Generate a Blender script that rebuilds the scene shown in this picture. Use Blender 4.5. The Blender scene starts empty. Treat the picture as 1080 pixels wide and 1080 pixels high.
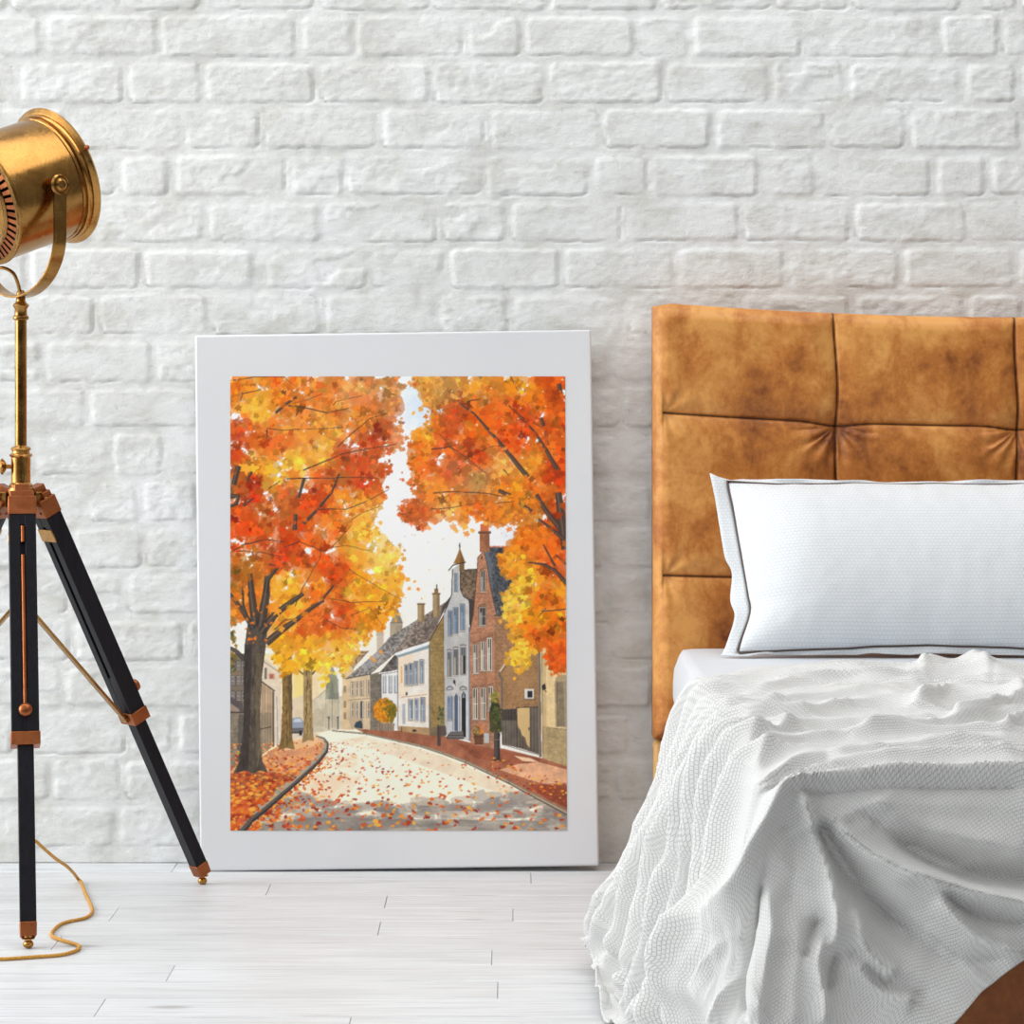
import bpy, bmesh, math, random
import numpy as np
from mathutils import Vector, Matrix

SC = bpy.context.scene
COL = SC.collection
# Camera: looks along +Y at the brick wall (its face is y = 0), level, with a vertical lens shift.
F, D0, H, CY = 2736.8, 5.2, 0.969, 400.0       # focal length in pixels of the 1080 frame, distance to wall, eye height, horizon row

def at(px, py, D):
    """place seen at pixel px,py and at distance D in front of the camera"""
    return Vector(((px-540)*D/F, D-D0, H-(py-CY)*D/F))
def onfloor(px, py, z=0.0):
    return at(px, py, (H-z)*F/(py-CY))
def lin(c):
    c = c/255.0
    return c/12.92 if c <= .04045 else ((c+.055)/1.055)**2.4
def rgb(r, g, b): return (lin(r), lin(g), lin(b), 1.0)

# ------------------------------------------------------------------ object helpers
def link(o, parent=None):
    COL.objects.link(o)
    if parent is not None: o.parent = parent
    return o
def thing(name, label, cat, loc=(0, 0, 0), group=None):
    o = bpy.data.objects.new(name, None); o.empty_display_size = .1; o.location = loc
    o['label'] = label; o['category'] = cat
    if group: o['group'] = group
    return link(o)
def mesh_obj(name, verts, faces, mat, parent=None, smooth=True, uvs=None, autosmooth=None, label=None):
    me = bpy.data.meshes.new(name)
    verts = np.asarray(verts, np.float32)
    if isinstance(faces, np.ndarray):
        n, k = faces.shape
        me.vertices.add(len(verts)); me.vertices.foreach_set('co', verts.ravel())
        me.loops.add(n*k); me.loops.foreach_set('vertex_index', faces.astype(np.int32).ravel())
        me.polygons.add(n); me.polygons.foreach_set('loop_start', np.arange(0, n*k, k, dtype=np.int32))
        me.update(calc_edges=True); me.validate()
    else:
        me.from_pydata([tuple(map(float, v)) for v in verts], [], faces); me.update()
    me.polygons.foreach_set('use_smooth', np.full(len(me.polygons), bool(smooth)))
    if uvs is not None:
        l = me.uv_layers.new(name='UVMap'); l.data.foreach_set('uv', np.asarray(uvs, np.float32).ravel())
    if mat is not None: me.materials.append(mat)
    o = bpy.data.objects.new(name, me)
    if parent is not None and parent.type == 'EMPTY':
        me.transform(Matrix.Translation(-Vector(root_loc(parent))))
    elif parent is not None:
        me.transform(Matrix.Translation(-Vector(root_loc(parent))))
    if autosmooth: 
        try: me.set_sharp_from_angle(angle=math.radians(autosmooth))
        except Exception: pass
    if label: o['label'] = label
    return link(o, parent)
def root_loc(p):
    while p.parent: p = p.parent
    return p.location
def bevel(o, w=.0015, seg=2):
    m = o.modifiers.new('bevel', 'BEVEL'); m.width = w; m.segments = seg; m.limit_method = 'ANGLE'; m.angle_limit = math.radians(35)
    m.harden_normals = False
    return o

class MB:
    """collects shapes that become ONE mesh"""
    def __init__(s): s.v = []; s.f = []
    def add(s, v, f):
        b = len(s.v); s.v += [tuple(p) for p in v]; s.f += [tuple(b+i for i in q) for q in f]; return s
    def obox(s, c, ax, ay, az, hx, hy, hz, hx2=None, hy2=None):
        """oriented box; hx2, hy2 give the half sizes at the +az end"""
        hx2 = hx if hx2 is None else hx2; hy2 = hy if hy2 is None else hy2
        c = Vector(c); V = []
        for k, (a, b) in ((-1, (hx, hy)), (1, (hx2, hy2))):
            for i, j in ((-1, -1), (1, -1), (1, 1), (-1, 1)): V.append(c+ax*(i*a)+ay*(j*b)+az*(k*hz))
        return s.add(V, [(3, 2, 1, 0), (4, 5, 6, 7), (0, 1, 5, 4), (1, 2, 6, 5), (2, 3, 7, 6), (3, 0, 4, 7)])
    def lathe(s, base, axis, prof, n=32, cap=True):
        axis = Vector(axis).normalized(); t = Vector((0, 0, 1)) if abs(axis.z) < .9 else Vector((1, 0, 0))
        a = axis.cross(t).normalized(); b = axis.cross(a).normalized(); base = Vector(base); V = []; Fc = []
        for r, h in prof:
            for i in range(n):
                q = 2*math.pi*i/n; V.append(base+axis*h+a*(r*math.cos(q))+b*(r*math.sin(q)))
        for k in range(len(prof)-1):
            for i in range(n):
                j = (i+1) % n; Fc.append((k*n+i, k*n+j, (k+1)*n+j, (k+1)*n+i))
        if cap:
            if prof[0][0] > 1e-5: Fc.append(tuple(range(n))[::-1])
            if prof[-1][0] > 1e-5: Fc.append(tuple((len(prof)-1)*n+i for i in range(n)))
        return s.add(V, Fc)
    def tube(s, P, r, n=10, closed=False):
        P = [Vector(p) for p in P]; m = len(P); V = []; Fc = []; up = None
        for i, p in enumerate(P):
            d = (P[(i+1) % m]-P[i-1]) if closed else (P[min(i+1, m-1)]-P[max(i-1, 0)])
            d.normalize()
            if up is None: up = d.orthogonal().normalized()
            up = (up-d*up.dot(d)).normalized(); w = d.cross(up); rr = r[i] if isinstance(r, (list, tuple)) else r
            for k in range(n):
                q = 2*math.pi*k/n; V.append(p+up*(rr*math.cos(q))+w*(rr*math.sin(q)))
        for i in range(m if closed else m-1):
            for k in range(n):
                j = (k+1) % n; i2 = (i+1) % m; Fc.append((i*n+k, i*n+j, i2*n+j, i2*n+k))
        if not closed: Fc += [tuple(range(n))[::-1], tuple((m-1)*n+k for k in range(n))]
        return s.add(V, Fc)
    def band(s, P, W, N, hw, ht):
        """flat bar following P; W half-width direction, N list of thickness directions"""
        V = []; Fc = []; m = len(P)
        for i, p in enumerate(P):
            p = Vector(p); w = Vector(W)*hw; q = Vector(N[i])*ht
            V += [p-w-q, p+w-q, p+w+q, p-w+q]
        for i in range(m-1):
            for k in range(4):
                j = (k+1) % 4; Fc.append((i*4+k, i*4+j, i*4+4+j, i*4+4+k))
        Fc += [(3, 2, 1, 0), tuple((m-1)*4+k for k in range(4))]
        return s.add(V, Fc)
    def build(s, name, mat, parent=None, smooth=True, sharp=40, label=None):
        return mesh_obj(name, s.v, s.f, mat, parent, smooth, autosmooth=sharp, label=label)

def spline(P, k=8):
    """Catmull-Rom through P"""
    P = [Vector(p) for p in P]; Q = [P[0]*2-P[1]]+P+[P[-1]*2-P[-2]]; out = []
    for i in range(1, len(Q)-2):
        a, b, c, d = Q[i-1:i+3]
        for j in range(k):
            t = j/k; out.append(.5*((2*b)+(c-a)*t+(2*a-5*b+4*c-d)*t*t+(3*b-a-3*c+d)*t**3))
    return out+[P[-1]]

class VNoise:
    """smooth value noise for arrays"""
    def __init__(s, seed): s.g = np.random.RandomState(seed).rand(256, 256).astype(np.float64)
    def __call__(s, x, y):
        xi = np.floor(x).astype(int); yi = np.floor(y).astype(int); fx = x-xi; fy = y-yi
        fx = fx*fx*(3-2*fx); fy = fy*fy*(3-2*fy); g = s.g
        a = g[xi % 256, yi % 256]; b = g[(xi+1) % 256, yi % 256]; c = g[xi % 256, (yi+1) % 256]; d = g[(xi+1) % 256, (yi+1) % 256]
        return (a*(1-fx)+b*fx)*(1-fy)+(c*(1-fx)+d*fx)*fy-.5
def grid_faces(ny, nx):
    i = np.arange(ny-1)[:, None]*nx+np.arange(nx-1)[None]
    return np.stack([i, i+1, i+nx+1, i+nx], -1).reshape(-1, 4)
def sstep(a, b, x):
    t = np.clip((x-a)/(b-a), 0, 1); return t*t*(3-2*t)

# ------------------------------------------------------------------ materials
class NT:
    def __init__(s, name, rough=.5, metal=0., spec=.5, color=(.8, .8, .8, 1)):
        s.m = bpy.data.materials.new(name); s.m.use_nodes = True; s.t = s.m.node_tree; s.t.nodes.clear()
        s.out = s.n('ShaderNodeOutputMaterial'); s.b = s.n('ShaderNodeBsdfPrincipled'); s.l(s.b.outputs[0], s.out.inputs[0])
        s.set('Roughness', rough); s.set('Metallic', metal); s.set('Specular IOR Level', spec); s.set('Base Color', color)
    def n(s, ty, **kw):
        o = s.t.nodes.new(ty)
        for k, v in kw.items(): setattr(o, k, v)
        return o
    def l(s, a, b): s.t.links.new(a, b)
    def set(s, k, v):
        if hasattr(v, 'links') or hasattr(v, 'is_linked'): s.l(v, s.b.inputs[k])
        else: s.b.inputs[k].default_value = v
    def coord(s, what='Object'): return s.n('ShaderNodeTexCoord').outputs[what]
    def mapping(s, vec, scale=(1, 1, 1), rot=(0, 0, 0), loc=(0, 0, 0)):
        o = s.n('ShaderNodeMapping'); s.l(vec, o.inputs[0]); o.inputs['Scale'].default_value = scale; o.inputs['Rotation'].default_value = rot; o.inputs['Location'].default_value = loc
        return o.outputs[0]
    def noise(s, vec, scale, detail=4, rough=.55, dist=0.):
        o = s.n('ShaderNodeTexNoise'); s.l(vec, o.inputs['Vector']); o.inputs['Scale'].default_value = scale; o.inputs['Detail'].default_value = detail
        o.inputs['Roughness'].default_value = rough; o.inputs['Distortion'].default_value = dist
        return o.outputs['Fac']
    def ramp(s, fac, stops, interp='LINEAR'):
        o = s.n('ShaderNodeValToRGB'); s.l(fac, o.inputs[0]); e = o.color_ramp.elements; o.color_ramp.interpolation = interp
        while len(e) < len(stops): e.new(.5)
        for q, (p, c) in zip(e, stops): q.position = p; q.color = c
        return o.outputs[0]
    def mix(s, fac, a, b, mode='MIX'):
        o = s.n('ShaderNodeMix', data_type='RGBA', blend_type=mode)
        for k, v in ((0, fac), (6, a), (7, b)):
            if hasattr(v, 'is_linked'): s.l(v, o.inputs[k])
            else: o.inputs[k].default_value = v
        return o.outputs[2]
    def math(s, op, a, b=None, c=None):
        o = s.n('ShaderNodeMath', operation=op)
        for k, v in enumerate((a, b, c)):
            if v is None: continue
            if hasattr(v, 'is_linked'): s.l(v, o.inputs[k])
            else: o.inputs[k].default_value = v
        return o.outputs[0]
    def bump(s, h, strength=.3, dist=.01, normal=None):
        o = s.n('ShaderNodeBump'); s.l(h, o.inputs['Height']); o.inputs['Strength'].default_value = strength; o.inputs['Distance'].default_value = dist
        if normal is not None: s.l(normal, o.inputs['Normal'])
        s.l(o.outputs[0], s.b.inputs['Normal']); return o.outputs[0]
# ------------------------------------------------------------------ whitewashed brick wall
def build_wall():
    nz1, nz2, nz3 = VNoise(3), VNoise(5), VNoise(9)
    k = D0/F
    def axis(a, b, fa, fb, fine, coarse):
        return np.unique(np.concatenate([np.arange(a, fa, coarse), np.arange(fa, fb, fine), np.arange(fb, b+coarse*.5, coarse)]).round(5))
    X = axis(-2.8, 3.0, -1.06, 1.10, .0048, .012); Z = axis(0, 2.6, 0.0, 1.76, .0029, .012)
    x, z = np.meshgrid(X, Z)
    # courses follow the photograph's joints where they show; the rest is bonded at random
    known = {0: [130, 212, 335, 455, 577, 695, 815, 897, 1015], 1: [47, 168, 315, 374, 492, 552, 671, 728, 848, 992, 1055], 2: [18, 133, 214, 335, 455, 577, 700, 813, 892, 1015],
             3: [72, 193, 278, 400, 515, 635, 753, 873, 958, 1078], 4: [8, 125, 182, 304, 365, 510, 624, 685, 803, 862, 985, 1042], 5: [100, 217, 340, 465, 535, 658, 781, 899, 1021],
             6: [30, 150, 270, 391, 473, 592, 713, 830, 950, 1072], 7: [-15, 103, 223, 341, 462, 538, 660, 780, 900, 1020], 8: [45, 163, 285, 405, 525, 645, 705, 825, 945],
             9: [-25, 93, 214, 335, 455, 575, 655, 775], 10: [35, 116, 174, 295, 415, 535, 655, 775], 11: [92, 150, 210, 330, 450, 570, 690], 12: [75, 152, 273, 393, 640, 700], 13: [75, 132, 253, 640, 685],
             14: [76, 195, 315, 650, 770], 15: [68, 128, 248, 690], 16: [18, 136, 185, 305, 665], 17: [55, 130, 250, 648, 700]}
    rnd = random.Random(4)
    hmax = np.zeros_like(x)-.0035
    h = np.full_like(x, -.0022)+nz2(x*55, z*75)*.0016+nz1(x*14, z*14)*.0022
    ztop = H+400*k
    wob = nz1(x*60, z*60)*.0045+nz2(x*150, z*150)*.0022
    for ci in range(-10, 19):
        yc0 = 14+49*(ci-1)+4.2; yc1 = 14+49*ci-4.2            # rows of the photograph
        z1 = H-(yc0-CY)*k; z0 = H-(yc1-CY)*k
        if z1 < 0 or z0 > 2.85: continue
        z0 = max(z0, -.05)
        js = [(540+0, )[0]]*0
        kn = known.get(ci, [])
        xs = list(kn) if kn else [rnd.uniform(0, 120)]
        while xs[-1] < 540+3.3/k: xs.append(xs[-1]+rnd.choice([119, 120, 121, 120, 118, 60]))
        while xs[0] > 540-3.3/k: xs.insert(0, xs[0]-rnd.choice([119, 120, 121, 120, 118, 60]))
        rows = (Z > z0-.02) & (Z < z1+.02); ri = np.where(rows)[0]
        if len(ri) == 0: continue
        r0, r1 = ri[0], ri[-1]+1
        for a, b in zip(xs[:-1], xs[1:]):
            xa = (a-540+4.2+rnd.uniform(-1, 1))*k; xb = (b-540-4.2+rnd.uniform(-1, 1))*k
            ci_ = np.where((X > xa-.02) & (X < xb+.02))[0]
            if len(ci_) == 0: continue
            c0, c1 = ci_[0], ci_[-1]+1
            xx = x[r0:r1, c0:c1]; zz = z[r0:r1, c0:c1]; w = wob[r0:r1, c0:c1]
            dz1 = z1+rnd.uniform(-.002, .002); dz0 = z0+rnd.uniform(-.002, .002)
            rr = .012
            qx = np.maximum(np.abs(xx-(xa+xb)/2)-((xb-xa)/2-rr), 0); qz = np.maximum(np.abs(zz-(dz0+dz1)/2)-((dz1-dz0)/2-rr), 0)
            sd = rr-np.hypot(qx, qz)+w*.8                     # > 0 inside the brick
            t = sstep(-.0045, .004+rnd.uniform(0, .007), sd)
            amp = rnd.uniform(.0010, .0034)
            tilt = rnd.uniform(-.009, .009)*(xx-(xa+xb)/2)+rnd.uniform(-.02, .02)*(zz-(dz0+dz1)/2)
            rough = rnd.uniform(.5, 1.3)
            s = amp+tilt+(nz2(xx*70+a, zz*90)*.0014+nz3(xx*24+a, zz*40)*.0016+nz1(xx*150, zz*190+a)*.0011)*rough
            if rnd.random() < .3: s -= .0028*sstep(.12, .3, nz3(xx*16+a*3, zz*30+b))       # spalled paint
            base = h[r0:r1, c0:c1]
            new = base*(1-t)+np.maximum(base+.0004, -.0022+s)*t
            # hairline gaps where the paint has parted along the lower and right-hand edges
            ge = np.exp(-((sd-.0005)/.0020)**2); low = sstep(.2, .7, ((dz0+dz1)/2-zz)/(dz1-dz0)*2)+.7*sstep(.75, .95, (xx-(xa+xb)/2)/(xb-xa)*2)
            new = new-ge*np.clip(low, 0, 1)*.0036*sstep(-.12, .2, nz1(xx*26+a, zz*30+b))
            h[r0:r1, c0:c1] = np.where(sd > -.008, new, base)
    h += nz3(x*2.3, z*2.6)*.003+nz2(x*7, z*11)*.0012
    V = np.stack([x, -h-.004, z], -1).reshape(-1, 3)
    ny, nx = x.shape
    # back and edges of the slab, so the wall has its thickness
    fc = grid_faces(ny, nx)
    n = len(V)
    B = np.array([(X[0], .2, 0), (X[-1], .2, 0), (X[-1], .2, Z[-1]), (X[0], .2, Z[-1])])
    V = np.concatenate([V, B])
    m = NT('whitewashed_brick', rough=.72, spec=.3)
    co = m.coord('Object')
    big = m.noise(co, 1.7, 5, .6); mid = m.noise(m.mapping(co, (1, 1, 1.8)), 9, 5, .62); fine = m.noise(co, 95, 4, .6); streak = m.noise(m.mapping(co, (14, 1, 60)), 2.2, 4, .6)
    c = m.ramp(big, [(.32, rgb(230, 231, 229)), (.68, rgb(235, 238, 239))])
    c = m.mix(m.ramp(mid, [(.48, (0, 0, 0, 1)), (.74, (.85, .85, .85, 1))]), c, rgb(203, 203, 196))
    c = m.mix(m.ramp(streak, [(.58, (0, 0, 0, 1)), (.85, (.3, .3, .3, 1))]), c, rgb(214, 213, 208))
    dirt = m.ramp(m.noise(m.mapping(co, (1, 1, 1.5)), 23, 6, .7), [(.60, (0, 0, 0, 1)), (.78, (.75, .75, .75, 1))])
    c = m.mix(dirt, c, rgb(168, 163, 148))
    m.set('Base Color', c)
    vo = m.n('ShaderNodeTexVoronoi'); m.l(m.mapping(co, (8., 1, 20.4), (0, 0, 0), (.3, 0, .2)), vo.inputs['Vector']); vo.inputs['Scale'].default_value = 1.0
    sp = m.n('ShaderNodeSeparateColor'); m.l(vo.outputs['Color'], sp.inputs[0])
    c = m.mix(m.math('MULTIPLY', sp.outputs[0], m.ramp(mid, [(.35, (.1,)*3+(1,)), (.65, (.62,)*3+(1,))])), c, rgb(212, 212, 206)); m.set('Base Color', c)
    hh = m.math('ADD', m.math('MULTIPLY', m.math('ADD', fine, m.noise(co, 260, 3, .6)), .5), m.math('MULTIPLY', streak, .6))
    m.bump(hh, .45, .0035)
    o = mesh_obj('wall_back', V, fc, m.m, smooth=True)
    # close the slab
    bm = bmesh.new(); bm.from_mesh(o.data); bm.verts.ensure_lookup_table()
    b = [bm.verts[n+i] for i in range(4)]
    bm.faces.new((b[1], b[0], b[3], b[2]))
    L = [bm.verts[i*nx] for i in range(ny)]; R = [bm.verts[i*nx+nx-1] for i in range(ny)]; T = [bm.verts[(ny-1)*nx+i] for i in range(nx)]; Bt = [bm.verts[i] for i in range(nx)]
    for f in ([b[0]]+L+[b[3]], [b[2]]+R[::-1]+[b[1]], [b[3]]+T+[b[2]], [b[1]]+Bt[::-1]+[b[0]]):
        q = bm.faces.new(f); q.smooth = False
    bm.to_mesh(o.data); bm.free()
    o['kind'] = 'structure'
    return o

# ------------------------------------------------------------------ white plank floor
def build_floor():
    r = random.Random(21); V = []; Fc = []; tone = []
    pitch = .1157; e0 = 4.872-D0                             # a board edge seen in the photograph
    js = {0: [407], 1: [541, 120], 2: [400], 3: [60, 700], 5: [180], 6: [525], -1: [283], -2: [560]}
    gap = .00035; gy = .0016
    for k in range(-3, 50):
        y1 = e0-k*pitch; y0 = y1-pitch
        if y1 > .19: continue
        y1 = min(y1, .0); 
        D = (y0+y1)/2+D0
        ks = [(p-540)*D/F for p in js.get(k, [])] if D > 1 else []
        xs = sorted(ks) or [r.uniform(-1, 1)]
        while xs[0] > -3.2: xs.insert(0, xs[0]-r.uniform(1.3, 2.4))
        while xs[-1] < 3.2: xs.append(xs[-1]+r.uniform(1.3, 2.4))
        for a, b in zip(xs[:-1], xs[1:]):
            a = max(a, -3.2); b = min(b, 3.2)
            if b-a < .02: continue
            z = r.uniform(-.0004, .0002); t = r.random(); bv = .0014
            n = len(V)
            for (zz, i) in ((-.02, 0), (z-bv, 0), (z, bv)):
                V += [(a+gap+i*.4, y0+gy+i, zz), (b-gap-i*.4, y0+gy+i, zz), (b-gap-i*.4, y1-gy-i, zz), (a+gap+i*.4, y1-gy-i, zz)]
            for q in range(2):
                for i in range(4):
                    j = (i+1) % 4; Fc.append((n+q*4+i, n+q*4+j, n+q*4+4+j, n+q*4+4+i)); tone.append(t)
            Fc.append((n+8, n+9, n+10, n+11)); tone.append(t)
    n = len(V); V += [(-3.2, -6, -.012), (3.2, -6, -.012), (3.2, .0, -.012), (-3.2, .0, -.012), (-3.2, -6, -.05), (3.2, -6, -.05), (3.2, 0, -.05), (-3.2, 0, -.05)]
    Fc += [(n, n+1, n+2, n+3), (n+7, n+6, n+5, n+4)]; tone += [.5, .5]
    m = NT('white_painted_planks', rough=.42, spec=.4)
    at_ = m.n('ShaderNodeAttribute', attribute_name='board'); co = m.coord('Object')
    cb = m.n('ShaderNodeCombineXYZ'); m.l(m.math('MULTIPLY', at_.outputs['Fac'], 37.), cb.inputs[2])
    ad = m.n('ShaderNodeVectorMath', operation='ADD'); m.l(co, ad.inputs[0]); m.l(cb.outputs[0], ad.inputs[1]); v = ad.outputs[0]
    st = m.noise(m.mapping(v, (1.6, 42, 1)), 3., 6, .62, .3); st2 = m.noise(m.mapping(v, (2.5, 130, 1)), 2.4, 4, .6); patch = m.noise(m.mapping(v, (1.2, 5, 1)), 2.2, 4, .6)
    c = m.ramp(st, [(.28, rgb(176, 178, 180)), (.46, rgb(211, 214, 217)), (.7, rgb(225, 228, 231))])
    c = m.mix(m.ramp(st2, [(.56, (0, 0, 0, 1)), (.74, (.8, .8, .8, 1))]), c, rgb(196, 195, 192))
    c = m.mix(m.ramp(patch, [(.47, (0, 0, 0, 1)), (.7, (.85, .85, .85, 1))]), c, rgb(200, 202, 204))
    c = m.mix(m.math('MULTIPLY', at_.outputs['Fac'], .22), c, rgb(198, 198, 197))
    kn = m.n('ShaderNodeTexVoronoi'); m.l(m.mapping(v, (1.1, 3.6, 1)), kn.inputs['Vector']); kn.inputs['Scale'].default_value = 1.5
    c = m.mix(m.ramp(kn.outputs['Distance'], [(.035, (.75, .75, .75, 1)), (.075, (0, 0, 0, 1))]), c, rgb(160, 160, 158))
    m.set('Base Color', c); m.set('Roughness', m.ramp(st, [(.3, (.5,)*3+(1,)), (.7, (.36,)*3+(1,))]))
    m.bump(m.math('ADD', st, m.math('MULTIPLY', st2, .5)), .22, .002)
    o = mesh_obj('floor', V, Fc, m.m, smooth=False)
    a = o.data.attributes.new('board', 'FLOAT', 'FACE'); a.data.foreach_set('value', np.array(tone, np.float32))
    o['kind'] = 'structure'
    return o
build_wall(); build_floor()
# ---------------------------------------------------------------- the printed watercolour
class Painter:
    """Small numpy rasteriser; coordinates run over the print, x 243..596, y 397..876."""
    X0, Y0, X1, Y1 = 243.0, 397.0, 596.0, 876.0
    NX, NY = 470, 638
    def __init__(s):
        s.w, s.h = s.NX*2, s.NY*2
        s.k = s.w/(s.X1-s.X0)
        s.im = np.ones((s.h, s.w, 3), np.float32)
        s.rs = np.random.RandomState(7); s.r = random.Random(11)
        s.n1 = s.noise(6); s.n2 = s.noise(18); s.n3 = s.noise(60); s.n4 = s.noise(200)
    def noise(s, cells):
        cy = max(2, int(cells*s.h/s.w))
        g = s.rs.rand(cy+2, cells+2).astype(np.float32)
        y = np.linspace(0, cy, s.h, dtype=np.float32); x = np.linspace(0, cells, s.w, dtype=np.float32)
        yi = y.astype(int); xi = x.astype(int)
        fy = (y-yi)[:, None]; fx = (x-xi)[None]
        fy = fy*fy*(3-2*fy); fx = fx*fx*(3-2*fx)
        a = g[yi][:, xi]; b = g[yi][:, xi+1]; c = g[yi+1][:, xi]; d = g[yi+1][:, xi+1]
        return (a*(1-fx)+b*fx)*(1-fy)+(c*(1-fx)+d*fx)*fy
    def mask(s, pts):
        P = (np.asarray(pts, np.float32)-(s.X0, s.Y0))*s.k
        x0 = max(0, int(P[:, 0].min())); x1 = min(s.w, int(P[:, 0].max())+2)
        y0 = max(0, int(P[:, 1].min())); y1 = min(s.h, int(P[:, 1].max())+2)
        if x1 <= x0 or y1 <= y0: return None
        xs = np.arange(x0, x1, dtype=np.float32)[None]+.5; ys = np.arange(y0, y1, dtype=np.float32)[:, None]+.5
        m = np.zeros((y1-y0, x1-x0), bool)
        Q = np.roll(P, -1, 0)
        for (ax, ay), (bx, by) in zip(P, Q):
            if ay == by: continue
            c = (ay > ys) != (by > ys)
            m ^= c & (xs < (bx-ax)*(ys-ay)/(by-ay)+ax)
        return slice(y0, y1), slice(x0, x1), m
    def poly(s, pts, col, a=1.0, var=0.0, tex=None, col2=None):
        r = s.mask(pts)
        if r is None: return
        sy, sx, m = r
        c = np.array(col, np.float32)/255.
        sub = s.im[sy, sx]
        c = np.broadcast_to(c, sub.shape)
        if col2 is not None:
            t = np.linspace(0, 1, sub.shape[0], dtype=np.float32)[:, None, None]
            c = c*(1-t)+np.array(col2, np.float32)/255.*t
        if var:
            n = (s.n2[sy, sx]*.35+s.n3[sy, sx]*.4+s.n4[sy, sx]*.25-.5)*2*var
            c = c*(1+n[..., None])
        if tex == 'brick':
            n = s.rs.rand(*m.shape)
            yy = np.arange(sy.start, sy.stop)[:, None]; xx = np.arange(sx.start, sx.stop)[None]
            row = (yy//5); line = ((yy % 5) == 0) | (((xx+row*5) % 11) == 0)
            c = c*(1-.22*(line*(n > .25))[..., None])*(1+.12*(s.n4[sy, sx]-.5)[..., None])
        if tex == 'plank':
            xx = np.arange(sx.start, sx.stop)[None]; n = s.rs.rand(1, m.shape[1])
            c = c*(1-.28*(((xx % 8) == 0)*1.)[..., None])*(1+.2*(n-.5)[..., None])
        if tex == 'slate':
            n = s.rs.rand(*m.shape)
            yy = np.arange(sy.start, sy.stop)[:, None]; xx = np.arange(sx.start, sx.stop)[None]
            line = (((yy+xx//6) % 6) == 0) & (n > .35)
            c = c*(1-.3*line[..., None])*(1+.5*(s.n4[sy, sx]-.5)[..., None])
        aa = (m*a)[..., None]
        s.im[sy, sx] = sub*(1-aa)+np.clip(c, 0, 1)*aa
    def line(s, pts, w, col, a=1.0):
        """tapered stroke; w may be one width or (start, end)"""
        if not isinstance(w, tuple): w = (w, w)
        P = np.asarray(pts, float); n = len(P); L = []; R = []
        for i in range(n):
            d = P[min(i+1, n-1)]-P[max(i-1, 0)]; d = d/(np.hypot(*d)+1e-9)
            q = np.array((-d[1], d[0]))*(w[0]+(w[1]-w[0])*i/max(1, n-1))/2
            L.append(P[i]+q); R.append(P[i]-q)
        s.poly(L+R[::-1], col, a)
    def twig(s, pts, w, col, a=.9):
        P = []
        for (ax, ay), (bx, by) in zip(pts[:-1], pts[1:]):
            for t in (0, .33, .66): P.append((ax+(bx-ax)*t+s.r.uniform(-.5, .5), ay+(by-ay)*t+s.r.uniform(-.5, .5)))
        P.append(pts[-1]); s.line(P, w, col, a)
    def leaf(s, x, y, r, ang, col, a=.85):
        prof = [(0, 1), (14, .72), (24, .60), (36, .74), (46, .70), (58, .96), (72, .66), (84, .56), (100, .70), (122, .82), (138, .52), (160, .55)]
        pr = [(t, q) for t, q in prof]+[(180, .3)]+[(360-t, q) for t, q in prof[:0:-1]]
        ax = s.r.uniform(.6, 1.)
        ca, sa = math.cos(ang), math.sin(ang); pts = []
        for t, q in pr:
            t = math.radians(t); q *= r*s.r.uniform(.72, 1.18)
            u, v = q*math.sin(t)*ax, q*math.cos(t)
            pts.append((x+u*ca-v*sa, y+u*sa+v*ca))
        s.poly(pts, col, a)
    def blob(s, x, y, rx, ry, col, a=.6, n=11, jag=.3, ang=0., **kw):
        pts = []
        for i in range(n):
            t = 2*math.pi*i/n; q = 1+s.r.uniform(-jag, jag)
            u, v = rx*q*math.cos(t), ry*q*math.sin(t)
            pts.append((x+u*math.cos(ang)-v*math.sin(ang), y+u*math.sin(ang)+v*math.cos(ang)))
        s.poly(pts, col, a, **kw)
    def rect(s, x0, y0, x1, y1, col, a=1., **kw): s.poly([(x0, y0), (x1, y0), (x1, y1), (x0, y1)], col, a, **kw)
    def window(s, x0, y0, x1, y1, glass=(85, 95, 110), frame=(225, 222, 214), slope=0., bars=1, sill=True, light=None):
        sl = slope*(x1-x0)
        q = lambda a, b, c, d, f, al=1.: s.poly([(a, b), (c, b+slope*(c-a)), (c, d+slope*(c-a)), (a, d)], f, al)
        q(x0-.5, y0-.5, x1+.5, y1+.5, (70, 62, 60), .75)
        q(x0, y0, x1, y1, frame)
        q(x0+.7, y0+.7, x1-.7, y1-.6, glass)
        if light: q(x0+.7, y0+(y1-y0)*.3, x0+.7+(x1-x0)*.35, y1-.6, light, .8)
        ym = (y0+y1)/2
        q(x0, ym-.35, x1, ym+.35, frame, .9)
        if bars: q((x0+x1)/2-.3, y0, (x0+x1)/2+.3, y1, frame, .9)
        if sill: q(x0-.8, y1+.4, x1+.8, y1+1.3, (215, 205, 190), .9); q(x0-.8, y1+1.3, x1+.8, y1+1.8, (80, 70, 66), .6)

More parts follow.
